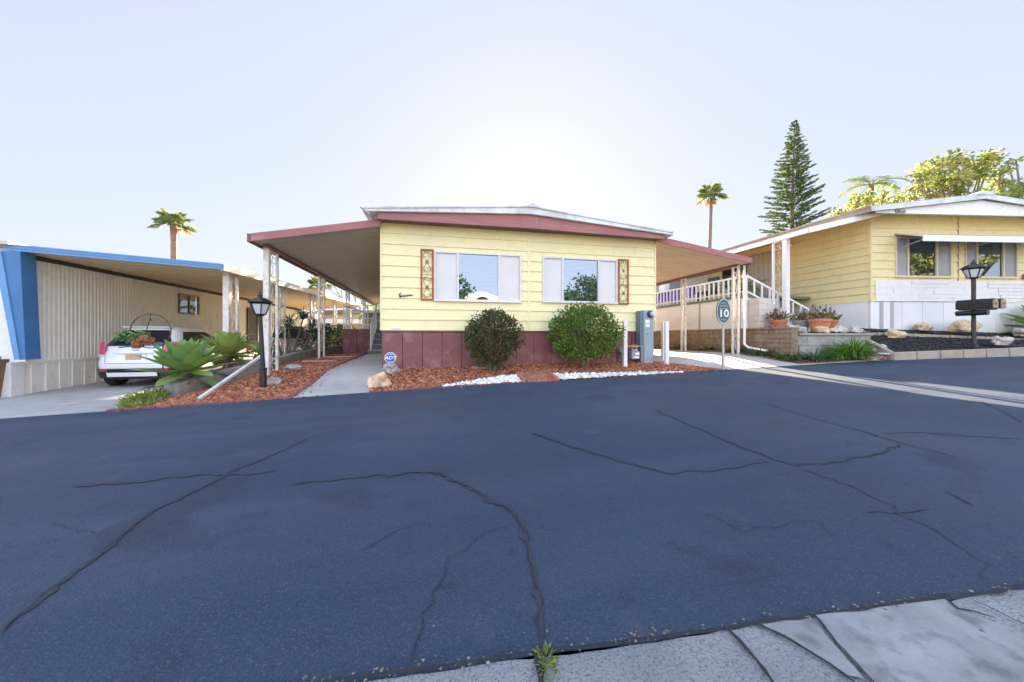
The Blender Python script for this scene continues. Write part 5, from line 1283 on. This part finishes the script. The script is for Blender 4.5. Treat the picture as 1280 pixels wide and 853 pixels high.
for k in range(10): x = 7.9 + .2 * k; m.box(x, x + .19, 6.27, 6.34, ze(x) - .1, ze(x) + .035)
tag(m.build('brick_edging', MATS['mauve painted brick'], bevel=.006), 'dark red brick edging along the street side of the bright green strappy clumps', 'edging', 'painted edging bricks')
# strappy plants in the bed
def clump(label, c, n, L, W, mm, seed, spread=.14, erect=.85):
    tuft('strappy_plant', label, 'plant', c, n, L, W, mm, seed, 'strappy leaved clumps in the driveway bed', spread, erect)
c = on(1075, 447, lambda x, y: ze(x) + .05)
clump('large bright green strappy clump at the street corner of the driveway bed', (9.75, 6.45, ze(9.7) + .06), 420, .62, .024, LILY, 71, .26, .95)
clump('bright green strappy clump joined to the largest one on its left side', (9.35, 6.52, ze(9.3) + .06), 220, .52, .022, LILY, 72, .2, .95)
for k, (x, y, L, lab) in enumerate(((8.62, 6.5, .5, 'dark strappy clump with upright blades, first left of the bright green clump'), (8.12, 6.75, .38, 'dark strappy clump at the street end of the brick wall'), (8.08, 7.4, .36, 'dark strappy clump against the brick wall behind the awning posts'),
                                    (8.06, 8.1, .32, 'small strappy clump along the brick wall beside the white downspout'), (8.1, 9.2, .3, 'short strappy clump midway along the brick wall'), (8.1, 10.4, .26, 'lowest strappy clump at the far end of the brick wall'))):
    clump(lab, (x, y, drive_right_z(7.9, y) + .03), 190 if k < 3 else 150, L, .02, LILYD if k else LILYD, 80 + k, .22, .7)
# downspout beside right awning post
m = MB(); m.tube([(7.86, 7.66, 1.85), (7.86, 7.66, -.20), (7.90, 7.58, -.28), (8.08, 7.2, -.36)], .03, 8); tag(m.build('downspout', WHITE), 'white downspout beside the front post of the right awning, its foot angled outwards', 'pipe')

# terracotta pots with succulents on the terrace
def pot(label, c, r, h, mm, plant, seed, n=60):
    random.seed(seed); t = thing('flower_pot', label, 'potted plant', c, 'flower pots on the terrace')
    m = MB(); m.lathe(c, [(r * .68, 0), (r * .93, h * .78), (r * 1.03, h * .79), (r * 1.05, h), (r * .92, h), (r * .88, h * .86)], 20); m.build('pot', mm, t, smooth=False)
    m = MB(); C = Vector(c) + Vector((0, 0, h))
    for _ in range(n):
        d = Vector((random.gauss(0, 1), random.gauss(0, 1), abs(random.gauss(0, .7)))).normalized()
        m.leaf(C + d * r * rnd(.2, 1.25), d + Vector((rnd(-.6, .6), rnd(-.6, .6), rnd(0, .9))), .06, rnd(.08, .16))
    s2 = MB()
    for _ in range(5): d = Vector((rnd(-1, 1), rnd(-1, 1), 1.6)).normalized(); s2.tube([C - Vector((0, 0, .05)), C + d * r * rnd(.8, 2.0)], [.015, .008], 5)
    m.build('foliage', plant, t); s2.build('stem', BARK, t)
tz = .125
SUC = mat('olive succulent leaf', (.16, .17, .07), (.22, .13, .09), scale=6, rough=.5, island=.5)
p = at_x(958, 412, 9.45); pot('terracotta pot left of the two white terrace posts', (9.4, 8.05, tz), .20, .34, TERRA, SUC, 91, 90)
pot('wide terracotta pot right of the two white terrace posts', (9.92, 7.35, tz), .25, .34, mat('orange terracotta', (.56, .24, .11), (.48, .19, .09), scale=8, rough=.75), SUC, 92, 110)
pot('small terracotta pot half hidden behind the wide one', (10.45, 7.5, tz), .19, .32, TERRA, SHRUB2, 93, 70)
pot('grey pot squeezed between white post and wide terracotta pot', (9.95, 7.85, tz), .20, .32, mat('grey glazed pot', (.30, .30, .32), rough=.5), SUC, 94, 80)
m = MB(); random.seed(95)
for _ in range(60): m.leaf((9.05 + rnd(-.12, .12), 7.9 + rnd(-.15, .15), tz + rnd(0, .16)), (rnd(-1, 1), rnd(-1, 1), rnd(.1, 1)), .05, .09)
tag(m.build('succulent', PINKF), 'low pinkish succulent growing beside the left terracotta pot', 'plant')
# mulch beds, curbs and rocks in front of the golden home
UA, UB = Vector((10.62, 6.93, .13)), Vector((17.5, 5.75, -.13))
LA, LB = Vector((10.42, 6.10, -.37)), Vector((17.5, 5.05, -.14))
def uc(u, o=0): p = UA.lerp(UB, u); return p
struct(MB().grid(lambda u, v: tuple(lerp(uc(u)[i] + (0, .12, .03)[i], RP(u * 7 - .5, -.01, .22 - .2 * u)[i], v) for i in range(3)), 20, 4).build('mulch_bed', MULCHG))
struct(MB().grid(lambda u, v: tuple(lerp(LA.lerp(LB, u)[i] + (0, .1, -.03)[i], uc(u)[i] + (0, -.02, -.075)[i], v) for i in range(3)), 20, 6).build('mulch_bed', MULCHG))
def bed_hi(u, v): return [lerp(uc(u)[i] + (0, .12, .03)[i], RP(u * 7 - .5, -.01, .22 - .2 * u)[i], v) for i in range(3)]
def bed_lo(u, v): return [lerp(LA.lerp(LB, u)[i] + (0, .1, -.03)[i], uc(u)[i] + (0, -.02, -.075)[i], v) for i in range(3)]
m = MB(); random.seed(33)
for fn, n in ((bed_hi, 2000), (bed_lo, 3600)):
    for _ in range(n): q = fn(random.random(), random.random()); m.chip((q[0], q[1], q[2] + .008), rnd(.015, .04), .4)
tag(m.build('mulch', MULCH), 'black wood chip mulch in the terraced beds before the golden home', 'mulch', None, 'stuff')
def curb_run(A, B, hgt, w, n, nm, label):
    m = MB()
    for k in range(n):
        a_, b_ = A.lerp(B, k / n + .002), A.lerp(B, (k + 1) / n - .002)
        m.bar(a_ + Vector((0, w / 2, -hgt / 2)), b_ + Vector((0, w / 2, -hgt / 2)), w, hgt)
    tag(m.build('garden_curb', CURB, bevel=.012), label, 'curb', 'concrete curbs of the mulch beds')
curb_run(UA, UB, .28, .11, 14, '', 'tan concrete curb between the two black mulch beds')
curb_run(LA, LB, .5, .12, 12, '', 'tan concrete curb along the asphalt below the mailboxes')
m = MB(); m.bar((10.46, 6.16, -.62), (10.6, 6.95, -.4), .11, .46); m.bar((10.46, 6.16, -.39), (10.6, 6.9, .02), .11, .06); tag(m.build('garden_curb', CURB, bevel=.012), 'short tan curb closing the left end of the lower mulch bed', 'curb', 'concrete curbs of the mulch beds')
def rk(c, rx, ry, rz, mm, label, seed, group='rocks edging the beds of the golden home', rough=.3):
    b_ = MB(); b_.rock((c[0], c[1], c[2] + rz * .45), rx, ry, rz, seed, 3, rough); tag(b_.build('rock', mm, smooth=False), label, 'rock', group)
for k, (px, x, rx, lab) in enumerate(((1000, 9.6, .16, 'flat pale rock beside the small terracotta pot, leftmost of the row on the terrace'), (1027, 10.0, .26, 'pale jagged rock on the terrace edge, largest of the row'), (1048, 10.4, .24, 'pale rock on the terrace edge above the bright green clump'), (1068, 10.8, .2, 'pale rock nearest the corner of the white skirting'))):
    q = at_y(px, 413, 7.0); rk((q.x, 7.0, .085), rx * .75, .13, .12, (STONE_W, STONE_Y)[k == 1], lab, 50 + k, rough=.4)
q = at_y(1116, 421, 6.75); rk((q.x, 6.72, q.z - .02), .28, .17, .14, STONE_Y, 'long tan rock at the left end of the lower mulch bed', 60)
q = at_y(1153, 412, 6.8); rk((q.x, 6.78, q.z - .0), .26, .15, .12, STONE_Y, 'tan rock on the upper mulch bed against the white skirting', 61)
q = at_y(1218, 413, 6.3); rk((q.x, 6.45, q.z - .02), .40, .18, .20, STONE_Y, 'wide tan rock behind the mailbox post', 62)
q = at_y(1255, 431, 5.75); rk((q.x, 5.78, q.z - .0), .22, .12, .14, STONE_W, 'flat white rock right of the mailbox post', 63)
q = at_y(1277, 419, 6.05); rk((q.x + .1, 6.05, q.z - .02), .26, .15, .14, STONE_W, 'white rock at the right edge of the picture', 64)
q = at_y(1124, 435, 6.35); rk((10.6, 6.5, -.42), .2, .15, .16, STONE_W, 'pale rock against the end of the lower curb', 65)
for k, (x, y, mm_, lab) in enumerate(((9.95, 6.28, STONE_G, 'grey rubble stone left of the pink paver pile'), (10.25, 6.32, STONE_G, 'grey rubble stone next to the short curb'), (10.12, 6.42, STONE_W, 'pale rubble stone behind the pink paver pile'))):
    rk((x, y, ze(x) + .0), .17, .1, .09, mm_, lab, 70 + k, 'rubble at the corner of the driveway bed')
m = MB()
for k in range(7): x = 9.75 + .09 * k; m.bar((x, 6.2 + rnd(-.02, .05), ze(x) + .04), (x + rnd(.07, .12), 6.22 + rnd(-.03, .06), ze(x) + .05 + rnd(0, .03)), .07, .05)
tag(m.build('paver_pile', mat('pink paver', (.46, .22, .20), (.36, .17, .16), scale=9, rough=.85, island=.2), bevel=.006), 'heap of pink broken pavers at the corner of the driveway bed', 'pavers')
m = MB(); m.bar((10.12, 6.26, ze(10) + .17), (10.5, 6.2, ze(10.4) + .14), .1, .035); tag(m.build('stone_slab', mat('white slab', (.62, .62, .64), rough=.7), bevel=.005), 'white flat slab resting on the rubble by the short curb', 'slab')
agave('agave', 'big fresh green agave in the upper mulch bed at the right edge', (15.55, 5.98, .02), .98, 38, AGAVE, 15, True)

# lamp post with two mailboxes at the right
PY = 5.85; p = at_y(1217, 433, PY); zt = at_y(1217, 348, PY).z
t = thing('lamp_post', 'black lantern post carrying two mailboxes in the lower mulch bed at the right', 'street lamp', (p.x, PY, p.z), 'garden lamp posts')
m = MB(); m.tube([(p.x, PY, p.z - .15), (p.x, PY, zt)], .038, 12); m.box(p.x - .05, p.x + .06, PY - .05, PY + .05, p.z - .02, p.z + .05); m.tube([(p.x + .05, PY, p.z), (p.x + .06, PY, p.z + .22)], .02, 6); m.build('post', mat('dark brown post', (.05, .038, .03), (.03, .025, .022), scale=9, rough=.5), t)
lantern(t, p.x, PY, zt, 1.12)
m = MB(); zb3 = at_y(1217, 388, PY).z; m.box(p.x - .16, p.x + .33, PY - .22, PY + .18, zb3, zb3 + .02); m.build('bracket', BLACKM, t)
# boxes point towards the street and to the right
def mailbox(label, c, d, L=.50, w=.20, h=.23):
    t = thing('mailbox', label, 'mailbox', c, 'black mailboxes on the lamp post')
    c = Vector(c); d = Vector(d).normalized(); s = Vector((-d.y, d.x, 0)); n = 12
    out = [(-w / 2, 0), (w / 2, 0), (w / 2, h * .55)] + [(w / 2 * math.cos(k * PI / n), h * .55 + h * .45 * math.sin(k * PI / n)) for k in range(1, n)] + [(-w / 2, h * .55)]
    m = MB(); m.prism([c - d * L / 2 + s * a_ + Vector((0, 0, b_)) for a_, b_ in out], d, L); m.build('body', BLACKM, t, bevel=.006)
    m = MB(); m.prism([c + d * L / 2 + s * a_ * .9 + Vector((0, 0, .008 + b_ * .92)) for a_, b_ in out], d, .012); do = m.build('door', mat('bronze mailbox door', (.42, .27, .15), (.34, .21, .12), scale=9, rough=.4, metal=.5), t)
    m = MB(); m.rock(tuple(c + d * (L / 2 + .016) + Vector((0, 0, h * .5))), .022, .022, .022, 1, 2, .05, .9); m.build('door_knob', BRASS, do)
    m = MB(); q = c + s * (-w / 2 - .006) + d * .02 + Vector((0, 0, h * .55)); m.bar(q, q + Vector((0, 0, .12)), .012, .03); m.build('flag', DARK, t)
ca_, cb_ = at_y(1193, 388, PY - .12), at_y(1240, 388, PY - .12)
dm = Vector((.03, -1, 0)).normalized()
cc = at_y(1221, 386, PY - .1); mailbox('black arched mailbox with bronze door, the nearer and longer of the two', (p.x - .05, PY - .06, zb3 + .022), dm, .58)
mailbox('black arched mailbox half hidden behind the nearer one', (p.x + .21, PY - .06, zb3 + .022), dm, .58)
m = MB(); c0 = Vector((p.x - .1, PY - .02, zb3 - .07)); b_ = MB(); b_.tube([c0 - dm * .25, c0 + dm * .25], .06, 12); tag(b_.build('newspaper_tube', BLACKM), 'black newspaper tube slung beneath the two mailboxes', 'newspaper tube')

# ================================================================== TREES and far things
def far(px, py, d):
    r = ray(px, py); fwd = r.x * SA + r.y * CA; return r * (d / fwd)
def fan_palm(label, base, top, r0, r1, R, n, seed, skirt=True):
    random.seed(seed); t = thing('fan_palm', label, 'palm tree', base, 'tall fan palms behind the homes')
    base, top = Vector(base), Vector(top); N = 26; pts, rs_ = [], []
    for i in range(N + 1):
        s = i / N; p = base.lerp(top, s); p.x += (top.x - base.x) * .25 * math.sin(PI * s) ; pts.append(p); rs_.append(lerp(r0, r1, s) * (1 + .07 * ((i % 2) - .5)))
    rs_[-3] = r1 * 1.15; rs_[-2] = r1 * 1.3; rs_[-1] = r1 * 1.0
    MB().tube(pts, rs_, 12).build('trunk', BARK if seed == 102 else BARKP, t)
    m = MB(); d = MB()
    for i in range(n):
        az = i * 2.39996 + rnd(-.2, .2); e = rnd(-.55, 1.25); h = Vector((math.cos(az), math.sin(az), 0)); up = Vector((0, 0, 1))
        dirv = h * math.cos(e) + up * math.sin(e); L = R * rnd(.45, .6); c = top + dirv * L - up * .10 * L
        tgt = d if (e < -.3 and random.random() < .6) else m
        tgt.tube([top, top + dirv * L * .5, c], [.03, .022, .015], 4, False)
        side = dirv.cross(up).normalized(); k = 15
        for j in range(k):
            a = lerp(-1.75, 1.75, j / (k - 1)); dv = dirv * math.cos(a) + side * math.sin(a)
            l = R * .55 * (1 - .28 * abs(a) / 1.75) * rnd(.8, 1.15); w = R * .05
            tip = c + dv * l - up * (.30 * l + .1 * R * abs(a) * .5); mid = c + dv * l * .55 + up * .02 * R
            nn = dv.cross(up).normalized() * w * .5
            tgt.add([c, mid + nn, tip, mid - nn], [(0, 1, 2), (0, 2, 3)])
    m.build('fronds', FROND, t)
    if skirt and d.v: d.build('dry_fronds', FRONDD, t)
    return t
b = far(219, 420, 30); tp = far(217, 279, 30); fan_palm('fan palm with thick shaggy trunk rising behind the left carport', (b.x, b.y, -1), tp, .21, .19, 1.5, 24, 101)
b = far(877, 420, 40); tp = far(889, 243, 40); fan_palm('tall thin leaning fan palm behind the right awning', (b.x, b.y, -1), tp, .22, .16, 1.65, 25, 102)
b = far(398, 420, 42); tp = far(398, 358, 42); fan_palm('small distant fan palm seen between the left posts', (b.x, b.y, -1), tp, .16, .15, 1.5, 26, 103)
t = thing('feather_palm', 'feather palm with arching fronds above the roof of the golden home', 'palm tree', far(1090, 421, 27))
tp = far(1089, 232, 27); bp_ = far(1088, 421, 27); MB().tube([bp_, tp], [.2, .16], 10).build('trunk', BARKP, t)
m = palm_leafs(MB(), tp, 15, 2.3, 104, .07, .75, 20); m.build('fronds', FROND, t)
# norfolk pine
random.seed(105); base = far(990, 421, 40); topz = far(990, 149, 40).z
t = thing('norfolk_pine', 'tall narrow norfolk pine with tiered branches behind the golden home', 'tree', (base.x, base.y, -1))
MB().tube([(base.x, base.y, -1), (base.x, base.y, topz * .6), (base.x + .35, base.y, topz - .3)], [.34, .2, .03], 10).build('trunk', BARK, t)
m = MB(); z = 6.5; lay = 0
while z < topz - .15:
    f = (topz - z) / (topz - 6.5); R = 2.75 * min(1, f * 1.42 + .01) ** .74 * (1 - .10 * math.sin(f * 9)) * (1.0 if f < .75 else 1.0)
    nb = 8; off = lay * .5
    for k in range(nb):
        az = off + 2 * PI * k / nb + rnd(-.25, .25); h = Vector((math.cos(az), math.sin(az), 0)); l = R * rnd(.6, 1.15)
        if random.random() < .12: continue
        p = Vector((base.x + .35 * (1 - f), base.y, z + rnd(-.12, .12))); n = max(3, int(l / .17)); e = rnd(.0, .3); prev = p
        for j in range(n):
            s = (j + 1) / n; q = p + h * l * s + Vector((0, 0, 1)) * (l * (.10 * math.sin(e + s * 2.2) + .22 * s * s))
            if s > .16:
                w = .16 + .20 * math.sin(PI * min(1, s * .9))
                for _ in range(8):
                    side = Vector((-h.y, h.x, 0)) * rnd(-1, 1); m.leaf(q + side * .04, h * .8 + side * 1.0 + Vector((0, 0, rnd(-.15, .7))), .085, w * rnd(.9, 1.6) * min(1, .35 + 2.2 * f))
            prev = q
    z += lerp(.30, .52, f); lay += 1
m.build('crown', PINE, t)
def broadleaf(label, base, limbs, clumps, mm, seed, n=900, lw=.16, ll=.26, group='yellow green trees behind the golden home'):
    random.seed(seed); t = thing('broadleaf_tree', label, 'tree', base, group); b = Vector(base); st = MB()
    cs = [(Vector(c), r) for c, r in clumps]; cen = sum((c for c, r in cs), Vector()) / len(cs); fork = b.lerp(Vector((cen.x, cen.y, b.z + (cen.z - b.z) * .45)), 1)
    st.tube([b, b.lerp(fork, .5) + Vector((.1, .1, 0)), fork], [.28, .22, .17], 9)
    for c, r in cs: mid = fork.lerp(c, .5) + Vector((rnd(-.3, .3), rnd(-.3, .3), .3)); st.tube([fork, mid, c, c + Vector((rnd(-.4, .4), rnd(-.4, .4), r * .8))], [.11, .07, .035, .01], 6)
    st.build('trunk', BARK, t)
    m = MB()
    for c, r in cs:
        for q in range(7):   # sprays of leaves on twigs, with gaps between
            dq = Vector((random.gauss(0, 1), random.gauss(0, 1), random.gauss(0, .8))).normalized() * r * rnd(.3, 1.05); sc = c + dq; k = r * rnd(.28, .5)
            for _ in range(int(n * r * r / 7)):
                d = Vector((random.gauss(0, 1), random.gauss(0, 1), random.gauss(0, .7))); p = sc + d * k * .55
                m.leaf(p, d + Vector((rnd(-1, 1), rnd(-1, 1), rnd(-.9, .4))), lw * rnd(.7, 1.3), ll * rnd(.7, 1.3))
    m.build('crown', mm, t)
def C_(lst, d): return [(far(px, py, d + rnd(-1.5, 1.5)), r) for px, py, r in lst]
random.seed(1)
broadleaf('yellow leaved tree with a bright sunlit crown behind the white gable', far(1185, 430, 25), 5, C_([(1146, 222, .75), (1170, 240, .9), (1192, 206, .8), (1175, 216, .8), (1212, 222, .8), (1230, 202, .7), (1225, 216, .7), (1138, 246, .65), (1205, 243, .8), (1120, 252, .55), (1244, 228, .6), (1243, 194, .5), (1160, 208, .45), (1190, 228, .8)], 25), YLEAF, 111, 520)
broadleaf('low yellow green tree showing over the side roof of the golden home', far(1070, 430, 24), 4, C_([(1084, 246, .6), (1068, 258, .6), (1052, 266, .5), (1090, 258, .6), (1040, 275, .4), (1106, 240, .3)], 24), YLEAF, 112, 430)
broadleaf('sparse sage green tree at the right edge behind the golden home', far(1275, 430, 22), 5, C_([(1250, 215, .35), (1262, 226, .4), (1275, 238, .5), (1255, 240, .45), (1262, 208, .3), (1290, 232, .6), (1285, 250, .7), (1270, 200, .22), (1240, 245, .5)], 22), GLEAF, 113, 420)
# leafless tree behind the deck
random.seed(120)
def bare(label, base, h, seed, lean):
    random.seed(seed); t = thing('bare_tree', label, 'tree', base, 'leafless trees behind the deck'); m = MB()
    def grow(p, d, l, r, lv):
        q = p + d * l; m.tube([p, p.lerp(q, .5) + Vector((rnd(-.05, .05), rnd(-.05, .05), 0)) * l, q], [r, r * .85, r * .65], 6)
        if lv:
            for s in (-1, 1, rnd(-.4, .4)): grow(q, (d + Vector((s * rnd(.35, .75), rnd(-.3, .3), rnd(-.05, .25)))).normalized(), l * rnd(.6, .8), r * .6, lv - 1)
    grow(Vector(base), Vector((lean, 0, 1)).normalized(), h * .42, .17, 4); m.build('trunk', mat('pale grey bark', (.36, .31, .29), (.27, .23, .21), scale=6, rough=.9), t)
p = far(447, 421, 30); bare('pale leafless tree forking beside the last awning posts', (p.x, p.y, -.8), 5.6, 121, -.05)
p = far(466, 421, 33); bare('pale leafless tree further back beside the railing', (p.x, p.y, -.8), 5.0, 122, .1)
broadleaf('green leafy tree showing beside the deck steps under the left awning, its unseen upper crown added to shade the left driveway', (-2.6, 25, -.9), 4, [(Vector(c), r) for c, r in (((-3.9, 25, 1.5), .8), ((-3.6, 26, 2.4), .8), ((-2.4, 25.4, 3.2), 1.1), ((-1.5, 24.6, 4.8), 1.1), ((-.5, 24.6, 5.3), 1.2), ((.6, 24.6, 5.4), 1.2), ((-1.2, 25.6, 5.6), 1.0), ((.2, 25.4, 4.4), 1.1), ((-1.0, 25, 6.0), 1.1), ((-2.1, 25, 5.6), .9), ((-.2, 25, 6.1), 1.0))], GLEAF, 123, 620, .12, .2, 'trees behind the yellow home')  # low clumps show; unseen upper clumps are added to block sun on left driveway
# neighbouring home at the end of the left lane
t = thing('mobile_home', 'tan neighbouring home with white patio cover beyond the end of the left carport', 'house', (-9, 32, -.8), 'mobile homes along the street')
m = MB(); siding(m, (-13, 32, 0), (1, 0, 0), (0, -1, 0), 11.6, -1, 1.9, 12); m.add([(-1.4, 32, -1), (-1.4, 40, -1), (-1.4, 40, 1.9), (-1.4, 32, 1.9)], [(0, 1, 2, 3)]); m.build('wall', TAN, t)
m = MB(); m.prism([(-13.3, 31.6, 1.9), (-1.2, 31.6, 1.9), (-1.2, 31.6, 2.0), (-7, 31.6, 2.25), (-13.3, 31.6, 2.0)], (0, 1, 0), 9); m.build('roof', mat('brown shingle', (.20, .14, .10), (.14, .10, .08), scale=8, rough=.9), t)
m = MB(); m.box(-8.3, -5.2, 28.6, 31.5, 1.15, 1.25); m.box(-8.3, -5.2, 28.55, 28.6, 1.0, 1.3); m.build('patio_cover', WHITE, t)
m = MB(); m.box(-9.5, -8.6, 31.93, 31.99, .2, 1.2); m.box(-4.9, -3.9, 31.93, 31.99, .2, 1.2); m.build('window', CARG, t)
m = MB()
for x in (-8.2, -5.3): m.box(x, x + .1, 28.7, 28.8, -1.0, 1.15)
m.build('post', WHITE, t)
# the other side of the street, present in the window reflections
t = thing('mobile_home', 'cream house with an arched gable across the street, mirrored in the left window', 'house', (3, -11, -1.2), 'mobile homes along the street')
m = MB(); m.prism([(.9, -11, -1.3), (7.5, -11, -1.3), (7.5, -11, 2.2), (3.3, -11, 3.4), (.9, -11, 2.5)], (0, -1, 0), 9); m.build('wall', mat('cream stucco', (.66, .60, .50), rough=.8), t)
m = MB(); m.prism([(3.45 + .6 * math.cos(k * PI / 12), -10.97, 2.45 + .55 * math.sin(k * PI / 12)) for k in range(13)], (0, 1, 0), .03); m.build('window', CARG, t)
random.seed(77)
broadleaf('bushy tree across the street mirrored in the left window', (.3, -9.5, -1.1), 4, [(Vector((1.6, -9.5, 2.7)), .7), (Vector((2.1, -9.6, 3.3)), .55), (Vector((1.4, -9.2, 3.9)), .5), (Vector((.8, -9.4, 3.0)), .9)], DARKLEAF, 130, 420, group='trees across the street')
broadleaf('wide dark tree across the street mirrored in the right window', (11.5, -10, -1), 4, [(Vector((10.2, -10, 3.2)), 1.0), (Vector((11.3, -10, 3.5)), 1.1), (Vector((12.3, -10, 3.2)), 1.2), (Vector((9.3, -10, 2.7)), .8), (Vector((11.6, -9.8, 4.1)), .6), (Vector((10.4, -10, 2.4)), 1.3), (Vector((12, -10, 3.6)), 1.3), (Vector((13.5, -10, 2.8)), 1.4), (Vector((9.2, -10, 1.8)), 1.0), (Vector((11.6, -9.6, 1.9)), 1.3)], DARKLEAF, 131, 420, group='trees across the street')

broadleaf('golden sunlit tree down the street mirrored in the windows of the golden home', (28, -7, -1), 4, [(Vector((24 + 2.6 * (k % 4), -8 + 1.2 * (k // 4), 3.0 + 1.7 * ((k * 5) % 4))), 1.4) for k in range(12)], YLEAF, 132, 260, group='trees across the street')

# ================================================================== LIGHT, SKY, CAMERA
SUN_EL, SUN_AZ = math.radians(19.8), math.radians(14.5)
sd = Vector((math.sin(SUN_AZ) * math.cos(SUN_EL), math.cos(SUN_AZ) * math.cos(SUN_EL), math.sin(SUN_EL)))
su = bpy.data.lights.new('sun', 'SUN'); su.energy = 5.0; su.angle = math.radians(.5); su.color = (1.0, .80, .55)
so = bpy.data.objects.new('sun', su); COL.objects.link(so); so.rotation_euler = sd.to_track_quat('Z', 'Y').to_euler(); so.location = (0, 0, 30)
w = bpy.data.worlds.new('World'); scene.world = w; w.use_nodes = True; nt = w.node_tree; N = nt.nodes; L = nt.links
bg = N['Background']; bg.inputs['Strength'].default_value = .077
sky = N.new('ShaderNodeTexSky'); sky.sky_type = 'NISHITA'; sky.sun_disc = False; sky.sun_elevation = SUN_EL; sky.sun_rotation = SUN_AZ
sky.air_density = 1.0; sky.dust_density = .6; sky.ozone_density = 1.0
hs = N.new('ShaderNodeHueSaturation'); hs.inputs['Saturation'].default_value = 1.0; L.new(sky.outputs[0], hs.inputs['Color'])
gm = N.new('ShaderNodeGamma'); gm.inputs['Gamma'].default_value = .175; L.new(hs.outputs[0], gm.inputs['Color'])
# the half of the sky away from the sun (behind the camera) has added brightness to light the home fronts
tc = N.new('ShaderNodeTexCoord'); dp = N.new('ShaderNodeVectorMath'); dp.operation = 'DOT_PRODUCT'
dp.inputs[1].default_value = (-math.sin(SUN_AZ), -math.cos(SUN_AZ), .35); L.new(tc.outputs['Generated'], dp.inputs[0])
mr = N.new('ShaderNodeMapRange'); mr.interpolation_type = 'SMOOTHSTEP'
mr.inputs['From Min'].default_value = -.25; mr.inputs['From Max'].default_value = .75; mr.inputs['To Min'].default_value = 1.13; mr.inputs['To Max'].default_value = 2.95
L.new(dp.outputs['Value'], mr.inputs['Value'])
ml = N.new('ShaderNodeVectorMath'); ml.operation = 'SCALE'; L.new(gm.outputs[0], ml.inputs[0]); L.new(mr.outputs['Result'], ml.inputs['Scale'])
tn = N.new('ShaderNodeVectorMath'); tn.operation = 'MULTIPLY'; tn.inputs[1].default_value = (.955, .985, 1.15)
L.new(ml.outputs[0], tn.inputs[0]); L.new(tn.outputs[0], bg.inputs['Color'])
cam = bpy.data.cameras.new('camera'); cam.sensor_width = 36; cam.lens = FPX / 1280 * 36; cam.shift_y = -(426.5 - HORIZ) / 1280; cam.clip_start = .05; cam.clip_end = 3000
co = bpy.data.objects.new('camera', cam); COL.objects.link(co); co.location = (0, 0, 0); co.rotation_euler = (PI / 2, 0, -YAW)
scene.camera = co
scene.render.engine = 'CYCLES'
scene.cycles.use_denoising = True
scene.cycles.max_bounces = 8; scene.cycles.diffuse_bounces = 5; scene.cycles.transparent_max_bounces = 12
vs_ = scene.view_settings; vs_.view_transform = 'Standard'; vs_.look = 'None'; vs_.gamma = 1; vs_.exposure = 3.0
